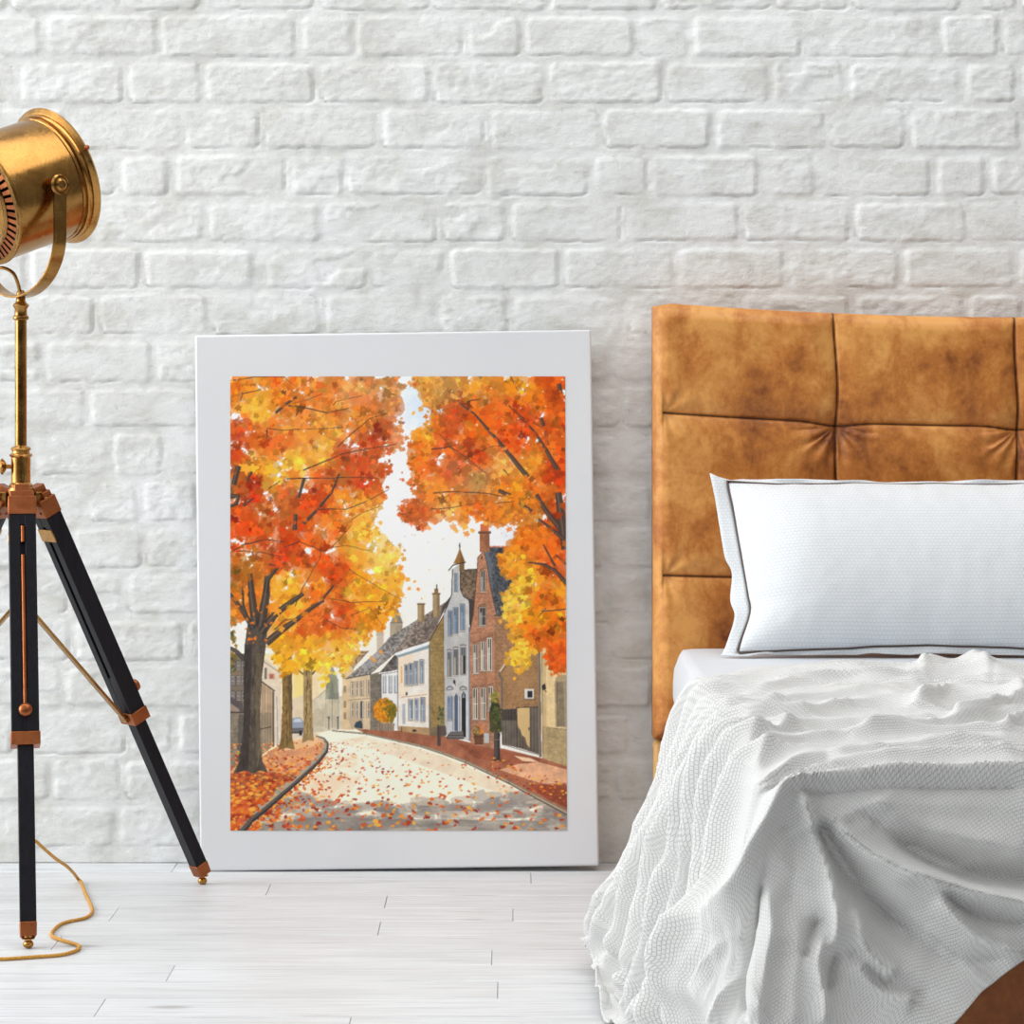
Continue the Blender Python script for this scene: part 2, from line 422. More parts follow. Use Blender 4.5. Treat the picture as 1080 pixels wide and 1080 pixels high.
def paint():
    s = Painter(); r = s.r; P = s.poly; INK = (52, 46, 46)
    yy = (np.arange(s.h)/s.k+s.Y0)[:, None]; xx = (np.arange(s.w)/s.k+s.X0)[None]
    # sky
    t = np.clip((yy-400)/280, 0, 1)[..., None]
    sky = np.array((246, 249, 253))*(1-t)+np.array((251, 240, 230))*t
    blue = np.exp(-(((xx-452)/34)**2+((yy-428)/34)**2))[..., None]+.5*np.exp(-(((xx-545)/30)**2+((yy-565)/14)**2))[..., None]
    sky = sky*(1-blue*.85)+np.array((208, 224, 244))*blue*.85
    warm = np.exp(-(((xx-412)/42)**2+((yy-560)/70)**2))[..., None]
    sky = sky*(1-warm*.8)+np.array((255, 253, 246))*warm*.8
    haze = np.exp(-(((xx-385)/60)**2+((yy-690)/40)**2))[..., None]
    sky = sky*(1-haze*.5)+np.array((250, 232, 216))*haze*.5
    s.im[:] = sky/255.
    # distant glow and left backdrop behind the trunks
    P([(243, 690), (345, 690), (345, 790), (243, 820)], (245, 222, 172), .85)
    P([(310, 700), (336, 700), (336, 760), (310, 760)], (250, 215, 120), .7)
    P([(308, 738), (324, 732), (334, 740), (334, 780), (308, 780)], (214, 200, 186), .7)
    # church far down the street
    P([(330, 740), (343, 728), (358, 735), (367, 735), (367, 772), (330, 772)], (206, 196, 172), .9, .08)
    P([(331, 700), (336, 716), (336, 740), (328, 740)], (232, 214, 200), .6)
    P([(343, 738), (344, 718), (356, 718), (357, 738)], (150, 150, 128), 1, .15)
    P([(343, 719), (350, 702), (357, 719)], (150, 148, 128), 1, .12)
    P([(346, 738), (350, 719), (354, 738)], (118, 122, 112), .6)
    s.rect(343.5, 738, 357, 768, (200, 188, 162), 1, var=.08)
    P([(330, 748), (342, 748), (342, 766), (330, 766)], (190, 176, 150), .8, .1)
    for x in (343.5, 350, 357): s.line([(x, 718), (x, 768)], .5, (120, 110, 95), .5)
    s.line([(330, 740), (343, 728)], .6, (120, 110, 95), .6)
    # road
    P([(243, 876), (300, 800), (340, 772), (372, 768), (420, 781), (466, 794), (512, 814), (558, 837), (596, 857), (596, 876)], (252, 242, 220))
    P([(243, 876), (262, 876), (300, 838), (335, 806), (346, 790), (346, 782), (380, 800), (360, 830), (330, 850), (300, 876)], (246, 214, 184), .5)
    P([(346, 783), (384, 777), (420, 785), (466, 798), (512, 818), (558, 841), (596, 861), (596, 870), (540, 842), (490, 824), (440, 806), (396, 792)], (232, 208, 176), .6, .08)
    P([(300, 850), (330, 818), (346, 800), (372, 800), (384, 815), (370, 835), (340, 852)], (244, 208, 174), .45, .1)
    for i in range(60):
        t = r.random(); x = 345+t*60-r.uniform(0, 60)*(1-t); y = 778+r.uniform(0, 40)
        s.blob(x, y, r.uniform(8, 22), r.uniform(1.5, 4), (255, 247, 226), .35)
    # shade of the trees across the foreground of the road
    for i in range(230):
        x = r.uniform(262, 600); top = 846-10*math.exp(-((x-530)/45)**2)-3*math.sin(x*.13)+2*math.sin(x*.31)
        top = min(top, 838+(x-268)*.0) if x < 330 else top
        y = top+abs(r.gauss(0, 17))
        c = r.choice([(146, 138, 132), (162, 152, 144), (134, 128, 124), (170, 156, 142), (120, 114, 112)])
        s.blob(x, y+2, r.uniform(6, 16), r.uniform(2.5, 6), c, .42, n=14, jag=.35)
    P([(255, 876), (275, 868), (330, 862), (596, 866), (596, 876)], (128, 120, 114), .6, .15)
    for x, y, rx, ry in ((452, 846, 16, 4), (395, 858, 10, 2.5), (480, 858, 20, 3), (560, 846, 8, 2)):
        s.blob(x, y, rx, ry, (236, 222, 198), .4)
    # right-hand red brick pavement and its kerb
    edge = [(350, 771), (385, 774), (419, 781.5), (443, 787), (466, 794.5), (490, 803.5), (512, 814), (535, 825), (558, 837.5), (578, 848), (597, 858)]
    P([(368, 766), (405, 770), (455, 774), (470, 777), (500, 785), (530, 790), (570, 800), (597, 808)]+edge[::-1][:-1], (164, 102, 76), 1, .18)
    P([(480, 784), (530, 792), (570, 801), (560, 806), (530, 805), (500, 800)], (140, 76, 54), .55, .2)
    P([(525, 812), (545, 806), (566, 804), (597, 812), (597, 832), (560, 824)], (238, 186, 146), .8, .12)
    P([(540, 797), (558, 800), (566, 804), (550, 803)], (250, 220, 180), .85)
    P([(556, 828), (597, 826), (597, 852), (575, 843)], (142, 66, 46), .75, .25)
    s.line(edge, (1.2, 5.0), (182, 166, 140)); s.line([(x, y+.4+(x-350)*.006) for x, y in edge], (.5, 1.6), (88, 76, 66), .9)
    s.line([(x, y-.3-(x-350)*.006) for x, y in edge], (.4, .9), (110, 84, 66), .8)
    for i in range(1, 9):
        x, y = edge[i]; s.line([(x-1, y-1.5), (x+1.5, y+2)], .5, (96, 84, 74), .7)
    # ---- the row of houses, far to near
    P([(360, 770), (361, 712), (368, 690), (373, 695), (373, 770)], (222, 194, 152), 1, .07)
    P([(369, 688), (389, 687), (372, 706)], (170, 142, 112), 1, .1, 'slate')
    s.line([(360, 712), (369, 688)], .7, INK, .5)
    for y in (724, 740, 752): s.rect(362, y, 364.5, y+7, (130, 112, 92), .7)
    s.rect(397, 671, 404, 700, (205, 190, 170)); P([(396, 671), (400, 658), (404.5, 671)], (188, 176, 158))
    s.rect(411, 657.5, 424, 690, (180, 165, 140), 1, var=.1); s.rect(417, 660, 424, 690, (150, 136, 116), .6)
    P([(411.5, 658), (417.5, 639), (424.5, 658)], (168, 156, 132), 1, .1); P([(417.5, 639), (424.5, 658), (419, 658)], (128, 116, 100), .6)
    s.line([(411, 657.5), (424.5, 657.5)], .8, INK, .5); s.line([(417.5, 636), (417.5, 640)], .5, INK, .7)
    # house with beige front
    P([(367, 716), (390, 712), (390, 770), (367, 768)], (214, 190, 156), 1, .06)
    P([(390, 712), (401, 709), (402, 771), (390, 770)], (132, 122, 108), 1, .12, 'brick')
    P([(364, 716.5), (381, 702), (398, 687), (410, 673), (427, 662), (440, 654), (416, 690), (391, 711)], (146, 140, 134), 1, .15, 'slate')
    P([(380, 703), (398, 687), (404, 682), (396, 700), (386, 708)], (166, 166, 170), .5)
    s.line([(364, 716.5), (391, 711.5)], 1., (92, 84, 78)); s.line([(398, 687), (427, 662)], .5, INK, .5)
    for x in (370, 374.5, 380, 386.5):
        s.window(x, 719+(380-x)*.12, x+2.6, 734+(380-x)*.1, (112, 104, 98), (232, 214, 186), bars=0, sill=False)
        s.window(x, 741, x+2.6, 757, (112, 104, 98), (232, 214, 186), bars=0, sill=False)
    s.rect(379.6, 740, 382, 763, (82, 92, 104)); s.line([(367, 739), (390, 737)], .7, (150, 130, 106))
    P([(367, 759), (372, 757), (382, 758), (383, 770), (370, 769)], (190, 168, 138), .8)
    P([(373, 766), (375, 762), (380, 760), (382, 764), (382, 769), (374, 768)], (62, 74, 84))
    # small white house with dark roof
    P([(402, 711), (418.5, 710), (418.5, 770), (402, 770)], (232, 230, 226)); P([(399, 711), (418.5, 688), (418.5, 707)], (106, 98, 94), 1, .12, 'slate')
    s.line([(399, 711), (418.5, 708)], 1.2, (235, 235, 232)); s.line([(399, 712), (418.5, 709)], .6, INK, .7)
    for x in (403.5, 410, 415.5): s.window(x, 714, x+2.6, 731, (92, 112, 134), (214, 218, 222), sill=False)
    s.line([(401.5, 711), (401.5, 770)], .9, (70, 68, 70), .8)
    # house with grey roof and white front
    P([(419, 693), (452, 682), (452, 776), (419, 770)], (236, 228, 216), 1, .05)
    P([(419, 693), (436, 688), (428, 735), (419, 738)], (244, 216, 180), .55)
    P([(430, 735), (452, 728), (452, 744), (425, 742)], (244, 220, 192), .45)
    P([(415.5, 689), (440, 654), (453, 646), (468, 636.5), (473, 634), (452, 677)], (138, 124, 114), 1, .2, 'slate')
    P([(436, 684), (468, 637), (473, 634), (452, 677)], (112, 98, 90), .45, .2)
    P([(416, 689.5), (451.5, 677.5), (451.5, 681), (416, 692.3)], (236, 238, 238)); P([(417, 692.3), (451.5, 681), (451.5, 684.5), (420, 694)], (142, 160, 166))
    P([(452, 677.5), (458, 664), (468, 648), (468, 777), (452, 776)], (156, 130, 84), 1, .14, 'brick')
    P([(452, 768), (468, 765), (468, 777.5), (452, 776)], (120, 104, 88), .8, .1)
    s.line([(452, 677), (468, 648)], .9, INK, .7); s.line([(452, 680), (452, 776)], .9, (80, 84, 88), .8); s.line([(419, 694), (419, 770)], .9, (150, 152, 152))
    for i, (x, y0, y1) in enumerate(((426, 701.5, 723), (431, 700, 722.5), (436.3, 698.4, 721.8), (442.3, 696.6, 720.8))):
        s.window(x, y0, x+3.6, y1, (84, 100, 122), (196, 200, 202), light=(150, 168, 190), bars=(i > 1))
    for i, (x, y0, y1) in enumerate(((430.3, 738, 759), (436.5, 737.3, 760), (443, 736.3, 761))):
        s.window(x, y0, x+4, y1, (84, 100, 124), (206, 210, 214), light=(160, 176, 198))
    s.rect(423.5, 743, 426.6, 764, (176, 178, 184)); s.rect(422, 703, 423.5, 721, (226, 174, 110))
    s.line([(422, 736), (449, 733)], .6, (170, 130, 100), .8); s.blob(428, 732, 1.2, 2, INK, .8)
    P([(419, 766), (452, 768), (452, 776), (419, 771)], (186, 152, 110), 1, .12)
    s.blob(436, 771, 2.2, 1.5, (50, 46, 46), .9); s.line([(423, 767), (423, 772)], .7, INK)
    # chimneys
    for x0, x1, y0, y1 in ((440, 447, 638, 656), (456, 463, 627, 652)):
        s.rect(x0, y0, x1, y1, (170, 144, 104), 1, var=.1); s.rect((x0+x1)/2+.5, y0, x1, y1, (128, 106, 78), .7)
        s.rect(x0-.7, y0-1, x1+.7, y0+1, (120, 96, 66)); s.line([(x0, y0), (x0, y1)], .4, INK, .6)
    s.rect(457.5, 621.5, 461.5, 627, (140, 108, 66)); s.line([(459.8, 617), (459.8, 622)], 1.2, INK)
    # grey stepped house with the turret
    P([(484, 602), (503, 601), (502, 642), (495, 660), (490, 640), (484, 625)], (112, 94, 76), 1, .2, 'slate')
    s.line([(484, 602), (503, 601)], .9, INK, .9)
    P([(467.5, 647.5), (471, 640), (475.5, 628), (476.6, 601), (483.5, 596), (484.5, 622), (488, 630), (494.3, 635), (495, 782), (468, 775)], (196, 194, 190), 1, .07)
    P([(467.5, 647.5), (476, 628), (480, 640), (474, 775), (468, 775)], (176, 178, 182), .45)
    P([(475, 740), (494, 740), (494.5, 780), (470, 774)], (206, 208, 214), .5)
    P([(493.5, 632), (501, 634), (497.5, 662), (494.5, 662)], (74, 64, 60)); s.rect(483.6, 594, 489, 603, (126, 96, 66))
    P([(477.3, 595.5), (480, 590), (484.3, 578.5), (487, 587), (490.3, 594.5)], (160, 116, 62), 1, .12); P([(484.3, 578.5), (490.3, 594.5), (485, 595)], (112, 80, 48), .7)
    s.line([(484.3, 573.5), (484.3, 580)], .8, INK); s.blob(484.3, 576.5, 1, 1.1, INK, .9)
    s.line([(472.5, 602.5), (477, 597), (484, 595), (490.5, 594)], 1.1, (56, 44, 44))
    s.line([(467.5, 647.5), (471, 640), (475.5, 628), (476.6, 601)], 1.1, (66, 60, 60), .85); s.line([(484.5, 602), (484.5, 622), (488, 630), (494.5, 634), (494.5, 660)], 1.0, (66, 60, 60), .85)
    P([(464, 649), (471, 640), (475, 629), (466, 640)], (82, 72, 68))
    s.window(478.4, 606, 481.8, 625, (112, 130, 152), (160, 170, 178), sill=False, bars=0)
    for x, y0, y1, w in ((471.8, 645, 671, 3.8), (477.5, 641.5, 669, 4.5), (484.6, 638, 665.5, 4.8)):
        s.window(x, y0, x+w, y1, (96, 112, 132), (150, 162, 174), light=(140, 156, 176))
    for x, y0, y1, w in ((471, 688.5, 714, 4), (477.4, 686, 712.5, 4.7), (484.8, 683.5, 711.5, 5.2)):
        s.window(x, y0, x+w, y1, (104, 98, 92), (128, 140, 152), light=(206, 178, 140))
        s.line([(x-.8, y0-2), (x+w*.5, y0-3), (x+w+.8, y0-2.2)], 1.3, (120, 98, 88), .9)
    s.rect(487.6, 692, 489.6, 711, (44, 48, 56))
    for x in (469.5, 483.5):
        s.line([(x, 727), (x+3.5, 724.3), (x+7.5, 726.3)], 1.6, (110, 106, 104), .9); s.line([(x, 728.5), (x+8, 727.5)], .9, (90, 86, 86), .8)
    s.blob(478.2, 720, 1.3, 2.2, (40, 42, 50), .95); s.line([(478, 717), (479.5, 724)], .6, INK)
    s.window(471, 735, 475.2, 759, (84, 102, 134), (160, 172, 186), light=(120, 140, 170))
    P([(478.2, 771), (478.2, 735), (480, 731.5), (482, 735), (482, 772)], (84, 98, 122)); P([(485.6, 777), (485.6, 734), (487.5, 729.5), (490, 733), (490, 778)], (46, 44, 50))
    P([(486, 737), (487.5, 730), (489.6, 736)], (130, 140, 156)); s.line([(476.6, 735), (476.6, 771)], .6, (120, 120, 126)); s.line([(483.8, 735), (483.8, 774)], .6, (110, 108, 112))
    s.line([(494, 662), (494, 782)], 1.7, (136, 136, 140)); s.line([(495, 662), (495, 782)], .5, INK, .8)
    P([(469, 778), (474, 772), (487, 771.5), (488.5, 780), (471, 780)], (110, 104, 102)); s.line([(471, 776), (488, 776)], .6, INK, .7); s.line([(470, 778.5), (488, 779.5)], .6, INK, .8)
    # red brick gabled house
    P([(516, 578), (537, 578), (563, 598), (563, 652), (521, 650), (515.5, 617), (512, 594), (509.5, 582)], (82, 85, 90), 1, .2, 'slate')
    P([(510, 581), (515, 581), (519, 620), (516, 616), (512.5, 596)], (104, 114, 122), .8)
    for i in range(12): s.blob(516.5+i*1.8, 577.3, .8, 1, (196, 92, 56), .9)
    P([(519, 650), (563, 648), (568, 690), (568, 770), (519, 770)], (166, 124, 92), 1, .14, 'brick')
    P([(494.5, 667), (498, 650), (502.3, 604), (503, 589), (509.3, 581), (513, 596), (516, 617), (519, 633), (522.5, 648), (520.5, 655), (520.5, 790), (495, 784)], (184, 130, 100), 1, .12, 'brick')
    P([(496, 670), (505, 668), (503, 700), (496, 705)], (206, 146, 110), .4); P([(513, 680), (520.5, 676), (520.5, 760), (512, 760)], (204, 142, 104), .5)
    s.line([(494.5, 667), (498, 650), (502.3, 604), (503, 589), (509.3, 581), (513, 596), (516, 617), (519, 633), (522.5, 648)], .9, (84, 60, 52), .8)
    s.rect(505, 563, 515.7, 583, (172, 112, 78), 1, var=.1, tex='brick'); s.rect(511, 563, 515.7, 580, (132, 86, 64), .55); s.rect(503.5, 561, 517, 563.6, (112, 78, 62)); s.rect(506, 553.5, 515, 561, (222, 116, 70), 1, var=.12)
    s.line([(520.5, 650), (563, 652)], 1.1, (96, 72, 60), .9)
    s.blob(507.5, 589, .9, 1.9, (50, 40, 40), .9)
    for x, y0, y1, w in ((506, 603, 624, 5), (504.3, 641, 660.5, 7.2)):
        s.window(x, y0, x+w, y1, (74, 66, 64), (176, 166, 152), light=(160, 160, 160)); s.line([(x-.5, y0-1.5), (x+w+.8, y0-3.5)], 1.5, (130, 96, 78), .9)
    for x, y0, y1, w in ((498, 680, 710.5, 5.2), (506, 677, 707.5, 4.8), (512.8, 673.5, 707.5, 5)):
        s.window(x, y0, x+w, y1, (92, 84, 80), (226, 216, 200), light=(206, 200, 190)); s.line([(x-.8, y0-1.6), (x+w+.8, y0-3.2)], 1.7, (142, 98, 76), .9)
    for x, y0, y1, w in ((497.4, 726.5, 759, 5.6), (505.6, 725.5, 759, 5.6), (513.6, 724.5, 750, 5)):
        s.window(x, y0, x+w, y1, (96, 88, 82), (226, 214, 196), light=(186, 176, 160)); s.line([(x-.8, y0-1.6), (x+w+.8, y0-3)], 1.9, (140, 104, 86), .9)
    # side wing, lean-to gable and gate
    P([(526.5, 709), (550, 673), (568, 690), (568, 762), (527, 760)], (160, 122, 84), 1, .12, 'brick')
    P([(528, 712), (548, 684), (560, 700), (566, 720), (540, 735)], (184, 142, 98), .4)
    s.line([(525.5, 709.5), (550, 673)], 2.2, (214, 190, 160)); s.line([(526.5, 710.5), (551, 674.5)], .8, (90, 70, 60), .9)
    s.line([(525.5, 709), (525.5, 713), (528, 717), (528, 775)], 1.6, (104, 96, 94)); s.window(547.5, 690, 553, 698.5, (56, 50, 50), (222, 210, 190), bars=1, sill=False)
    s.rect(551.6, 727, 561.5, 737.5, (216, 210, 200)); s.rect(554.6, 729.5, 560, 736, (44, 44, 50)); s.line([(551, 738), (563, 738)], .8, INK, .7)
    P([(527.5, 748.5), (567, 746), (567.5, 796), (545, 789), (527.5, 785)], (112, 102, 92), 1, .1, 'plank')
    P([(528, 749), (543, 748), (543, 760), (528, 760)], (70, 62, 58), .85, .1, 'plank')
    P([(543.7, 747), (557, 746.6), (556.8, 789), (551, 782), (548, 776), (544.5, 768)], (216, 184, 128), .95)
    P([(544, 766), (547, 770), (549, 776), (552, 778), (554, 786), (556, 788), (550, 790), (544, 789)], (104, 92, 82), .95, .1, 'plank')
    s.line([(543.4, 747), (543.4, 789)], .8, INK, .8); s.line([(557.5, 747), (557.5, 792)], .5, INK, .7); s.line([(543, 746.8), (567, 746)], 1, (66, 58, 54), .9); s.line([(528, 785.5), (567, 796.5)], .9, INK, .6); s.blob(556, 769, .7, 1.4, INK, .9)
    # cream house at the right edge
    P([(568, 690), (572, 677), (597, 668), (597, 809), (570, 800)], (230, 204, 152), 1, .06, )
    P([(570, 766), (597, 770), (597, 809), (570, 800)], (168, 146, 106), .75, .14, 'brick')
    P([(583, 690), (597, 690), (597, 720), (583, 712)], (206, 176, 124), .5, .1); P([(568, 690), (574, 690), (575, 800), (570, 800)], (190, 164, 122), .6)
    P([(583, 722), (584.5, 715), (590, 712), (597, 713), (597, 768), (584, 767)], (170, 150, 116), .9, .06); P([(585.5, 720), (597, 719), (597, 766), (585.8, 766)], (140, 126, 104), .9, .1, 'brick')
    P([(592, 720), (597, 719), (597, 766), (594, 766)], (190, 172, 136), .5)
    s.line([(582.5, 767.5), (597, 768.5)], 1, (226, 206, 166)); s.line([(582.5, 768.6), (597, 769.6)], .6, INK, .6); s.line([(585.5, 719), (585.7, 767)], .6, INK, .6)
    P([(563, 683), (572, 672), (582, 667), (597, 670), (597, 676), (580, 674), (568, 685)], (138, 124, 100)); P([(570, 676), (580, 669), (584, 671), (572, 680)], (100, 88, 72), .7)
    P([(563.5, 682), (567.5, 681.5), (568.3, 689), (569.3, 799), (566.8, 799), (565.4, 690)], (134, 120, 108)); s.line([(567.5, 684), (568.6, 799)], .6, INK, .7); s.line([(570, 688), (571, 800)], .6, (80, 66, 56), .5)
    P([(569.5, 724), (573, 721), (574.6, 727), (570.5, 729)], (60, 52, 50)); s.line([(572.5, 728), (574.8, 730.5)], .9, INK)
    # street furniture and plants
    P([(515, 772), (514.5, 752), (517, 740), (521, 728), (525, 742), (527.5, 756), (527, 772)], (62, 66, 42), .9, .3)
    for i in range(90):
        t = r.random(); x = 520.5+r.gauss(0, 3)*(1.1-.5*t)+2*(1-t); y = 773-t*43
        c = r.choice([(66, 72, 42), (86, 92, 48), (50, 56, 36), (112, 110, 56), (74, 80, 46)]) if t < .72 else r.choice([(140, 132, 62), (120, 118, 58), (168, 150, 64)])
        s.leaf(x, y, r.uniform(1.6, 3.2), r.uniform(0, 6.3), c, .85)
    for i in range(26): s.leaf(464+r.gauss(0, 1.5), r.uniform(746, 766), r.uniform(1.3, 2.6), r.uniform(0, 6.3), r.choice([(92, 100, 60), (70, 80, 50), (120, 122, 76)]), .85)
    P([(461, 766), (469, 766), (470, 776), (462, 777)], (96, 82, 74)); P([(460.6, 766), (464, 766), (464, 787), (460.8, 787)], (84, 74, 70)); s.line([(460.8, 766), (460.8, 787)], .5, INK)
    P([(498, 774), (508.5, 774), (508, 785), (499.5, 785)], (112, 76, 56), 1, .1, 'plank'); s.line([(498, 777.5), (508.5, 777.5)], .6, INK, .7); s.line([(499, 785), (508, 785)], .9, INK, .8)
    for i in range(34):
        x = 502.5+r.gauss(0, 3.2); s.leaf(x, r.uniform(766, 775), r.uniform(1, 2.2), r.uniform(0, 6.3), r.choice([(120, 110, 56), (140, 130, 60), (88, 92, 48)]) if x < 505 else r.choice([(236, 150, 40), (226, 120, 40)]), .85)
    P([(509, 773.5), (515, 773.5), (514.7, 783.7), (509.3, 783.7)], (190, 190, 188)); s.line([(514.9, 773), (514.7, 784)], .6, INK, .7)
    P([(519.3, 774), (520.5, 772), (524.5, 772), (526, 774), (525.6, 802), (519.5, 802)], (84, 74, 72)); P([(523, 773), (526, 774), (525.6, 802), (523, 802)], (52, 46, 46), .7); s.line([(519.4, 780.5), (525.8, 780.5)], .8, (120, 108, 104)); s.blob(522.5, 802, 4.2, .9, (70, 40, 34), .7)
    for x in (346.5, 356): s.line([(x, 757), (x, 770)], 1.4, (120, 112, 104)); s.blob(x, 757, 1.3, 1.3, (90, 92, 100), .9)
    s.blob(405.5, 750, 11.5, 12.3, (190, 124, 34), 1, n=26, jag=.16); s.blob(411, 752, 6, 11, (124, 108, 40), .9, n=18, jag=.12)
    for i in range(220):
        a = r.uniform(0, 6.3); q = math.sqrt(r.random()); x = 405.5+11.5*q*math.cos(a); y = 750+12.5*q*math.sin(a)
        c = r.choice([(216, 132, 26), (236, 158, 34), (196, 110, 24), (226, 146, 50)]) if x < 407+r.gauss(0, 4) else r.choice([(132, 116, 36), (168, 130, 36), (98, 92, 34), (116, 104, 30)])
        s.leaf(x, y, r.uniform(1.4, 3), r.uniform(0, 6.3), c, .8)
    P([(396, 763), (415.5, 763), (414.5, 771.5), (397, 771)], (150, 132, 112), 1, .1, 'plank')
    # ---- left side: houses, wall and shed behind the trunks
    P([(243, 690), (262, 690), (262, 752), (243, 752)], (122, 108, 94), 1, .12)
    for y in (698, 714, 730):
        for x in (244, 250, 255.5): s.window(x, y, x+4, y+9.5, (86, 84, 88), (172, 162, 150), sill=False)
    P([(274, 716), (275, 697), (281, 696), (296, 708), (297, 785), (274, 790)], (226, 208, 184), 1, .06); s.line([(275, 696), (298, 712)], .7, (110, 96, 84), .8)
    s.rect(279, 705, 281.5, 717, (120, 106, 96), .9); s.rect(283.5, 711, 290, 717, (206, 142, 112), .9); s.rect(285, 712, 288, 716, (150, 90, 76), .8)
    P([(274, 718), (289, 729), (289.5, 786), (276, 797), (272, 797)], (186, 158, 128), 1, .1, 'plank'); s.line([(273, 717), (290, 729.5)], 1.3, (74, 66, 64))
    P([(274, 752), (287, 752), (287, 788), (274, 798)], (150, 134, 112), .8, .1, 'plank'); s.line([(274, 769.5), (286, 767)], 1.2, (92, 76, 62)); s.line([(288.5, 730), (288.5, 788)], 1.3, (70, 60, 56), .9); s.line([(292, 735), (293, 785)], 1, (150, 158, 164), .8)
    P([(297, 755), (300, 752), (300, 785), (296, 787)], (176, 108, 82), .7)
    P([(243, 735), (256, 742), (258, 752), (243, 750)], (92, 84, 84)); P([(243, 742), (252, 748), (253, 751), (243, 750)], (176, 154, 132), .8)
    P([(243, 752), (262, 752), (258, 806), (243, 812)], (140, 128, 110), 1, .12, 'brick'); s.line([(243, 752), (259, 752)], 1, INK, .8)
    P([(252, 754), (262, 754), (258, 806), (250, 800)], (76, 70, 68), .6)
    for i in range(40): s.leaf(246+r.gauss(0, 2.2), r.uniform(648, 714), r.uniform(2, 4.5), r.uniform(0, 6.3), r.choice([(84, 88, 40), (106, 100, 40), (66, 66, 36), (150, 110, 40)]), .8)
    # parked car between the trunks
    P([(307, 762), (309, 757.5), (317, 757), (320, 762), (321, 774), (307, 774)], (150, 158, 172)); P([(309, 762), (310.5, 758.6), (316.5, 758.2), (318.5, 762)], (198, 206, 214)); s.rect(307, 768, 321, 772, (108, 106, 110)); s.rect(315.5, 771, 318.5, 776, (50, 44, 44)); s.rect(307, 772, 316, 774, (84, 76, 74))
    # fallen-leaf ground on the left and the kerb
    P([(243, 812), (262, 806), (282, 795), (296, 785), (333, 777), (344, 783), (343, 792), (333, 803), (312, 822), (280, 847), (247, 876), (243, 876)], (216, 150, 108), 1, .12)
    P([(243, 816), (285, 814), (316, 818), (280, 847), (247, 876), (243, 876)], (152, 82, 54), .85, .22)
    P([(300, 781), (334, 777), (342, 784), (325, 789), (300, 792)], (238, 196, 148), .8)
    kerb = [(333, 776.5), (341, 779), (344.5, 784), (343.5, 791.5), (334, 803), (313, 822), (296, 836), (281, 849), (264, 862), (251, 877)]
    s.line(kerb, (1., 13.), (98, 90, 84)); s.line([(x-.4-(i*.28), y-.6-(i*.12)) for i, (x, y) in enumerate(kerb)], (1., 7.), (172, 160, 140))
    s.line([(x+.5+i*.42, y+.4+i*.32) for i, (x, y) in enumerate(kerb)], (.6, 3.2), (52, 46, 46), .8)
    for i in range(2, 9):
        x, y = kerb[i]; s.line([(x-3, y-2), (x+3, y+2)], .6, (84, 76, 70), .6)
    # fallen leaves
    LV = [(206, 84, 34), (226, 112, 40), (176, 58, 30), (238, 150, 52), (150, 48, 34), (244, 178, 70), (214, 98, 60)]
    for i in range(760):
        y = 784+92*r.random()**1.15; xr = np.interp(y, [777, 784, 792, 803, 822, 848, 876], [333, 343, 342, 332, 310, 279, 246])
        x = r.uniform(243, xr-1); k = .8+(y-780)/45.
        s.blob(x, y, r.uniform(.9, 1.8)*k, r.uniform(.5, 1.)*k, r.choice(LV if y > 812 else LV+[(246, 180, 110)]*4), .8, n=7, jag=.45, ang=r.uniform(-.5, .5))
    for i in range(860):
        y = 782+94*r.random(); xl = np.interp(y, [784, 792, 803, 822, 848, 876], [348, 347, 340, 320, 292, 262])
        t = r.random()**2.6; x = xl+t*(600-xl)
        if x > np.interp(y, [771, 781, 794, 814, 837, 857], [350, 419, 466, 512, 558, 596]): continue
        k = .5+(y-780)/62.
        s.blob(x, y, r.uniform(.8, 1.9)*k, r.uniform(.5, 1.1)*k, r.choice(LV), .85, n=7, jag=.45, ang=r.uniform(-.6, .6))
    for i in range(110):
        x = r.uniform(515, 597); y = np.interp(x, [515, 597], [800, 830])+r.uniform(-4, 18)
        s.blob(x, y, r.uniform(.8, 2.2), r.uniform(.5, 1.2), r.choice(LV+[(250, 196, 60)]), .8, n=7, jag=.45)
    # ---- trunks
    def trunk(L, base, dark, lite):
        P(L, base, 1, .22)
        xs = [p[0] for p in L]; ys = [p[1] for p in L]
        for i in range(int((max(ys)-min(ys))*1.1)):
            y = r.uniform(min(ys)+4, max(ys)-6); x = r.uniform(min(xs)+3, max(xs)-3); l = r.uniform(3, 11)
            m = s.mask(L); 
            s_in = [L]; c = dark if r.random() < .6 else lite
            if inside(x, y, L) and inside(x, y+l, L): s.line([(x, y), (x+r.uniform(-.7, .7), y+l*.5), (x, y+l)], (r.uniform(.5, 1.3), .3), c, .6)
    def inside(x, y, L):
        c = False; n = len(L)
        for i in range(n):
            (ax, ay), (bx, by) = L[i], L[(i+1) % n]
            if (ay > y) != (by > y) and x < (bx-ax)*(y-ay)/(by-ay)+ax: c = not c
        return c
    trunk([(320, 680), (329, 680), (329, 730), (330, 770), (331, 782), (325, 781), (318.5, 784), (320, 770)], (152, 126, 84), (86, 68, 48), (190, 164, 112))
    s.line([(329, 712), (335, 704), (343, 694), (352, 688)], (2.2, .7), (120, 98, 66)); s.line([(320, 712), (313, 706), (308, 705)], (2, 1), (130, 100, 60))
    trunk([(297, 690), (308, 690), (308, 740), (308, 778), (311, 791), (302, 789), (294, 791), (297, 775), (298, 740)], (134, 106, 62), (70, 54, 40), (186, 150, 86))
    P([(304, 700), (308, 700), (308.5, 780), (305, 784)], (84, 66, 46), .45)
    big = [(262, 655), (283, 655), (281, 679), (276.5, 714), (274.5, 750), (275, 785), (277, 803), (283, 815), (274, 813), (268, 816), (258, 813), (248, 816), (246.5, 815), (254, 802), (257, 775), (257.5, 740), (257, 714), (258.5, 680)]
    DK = (62, 55, 52)
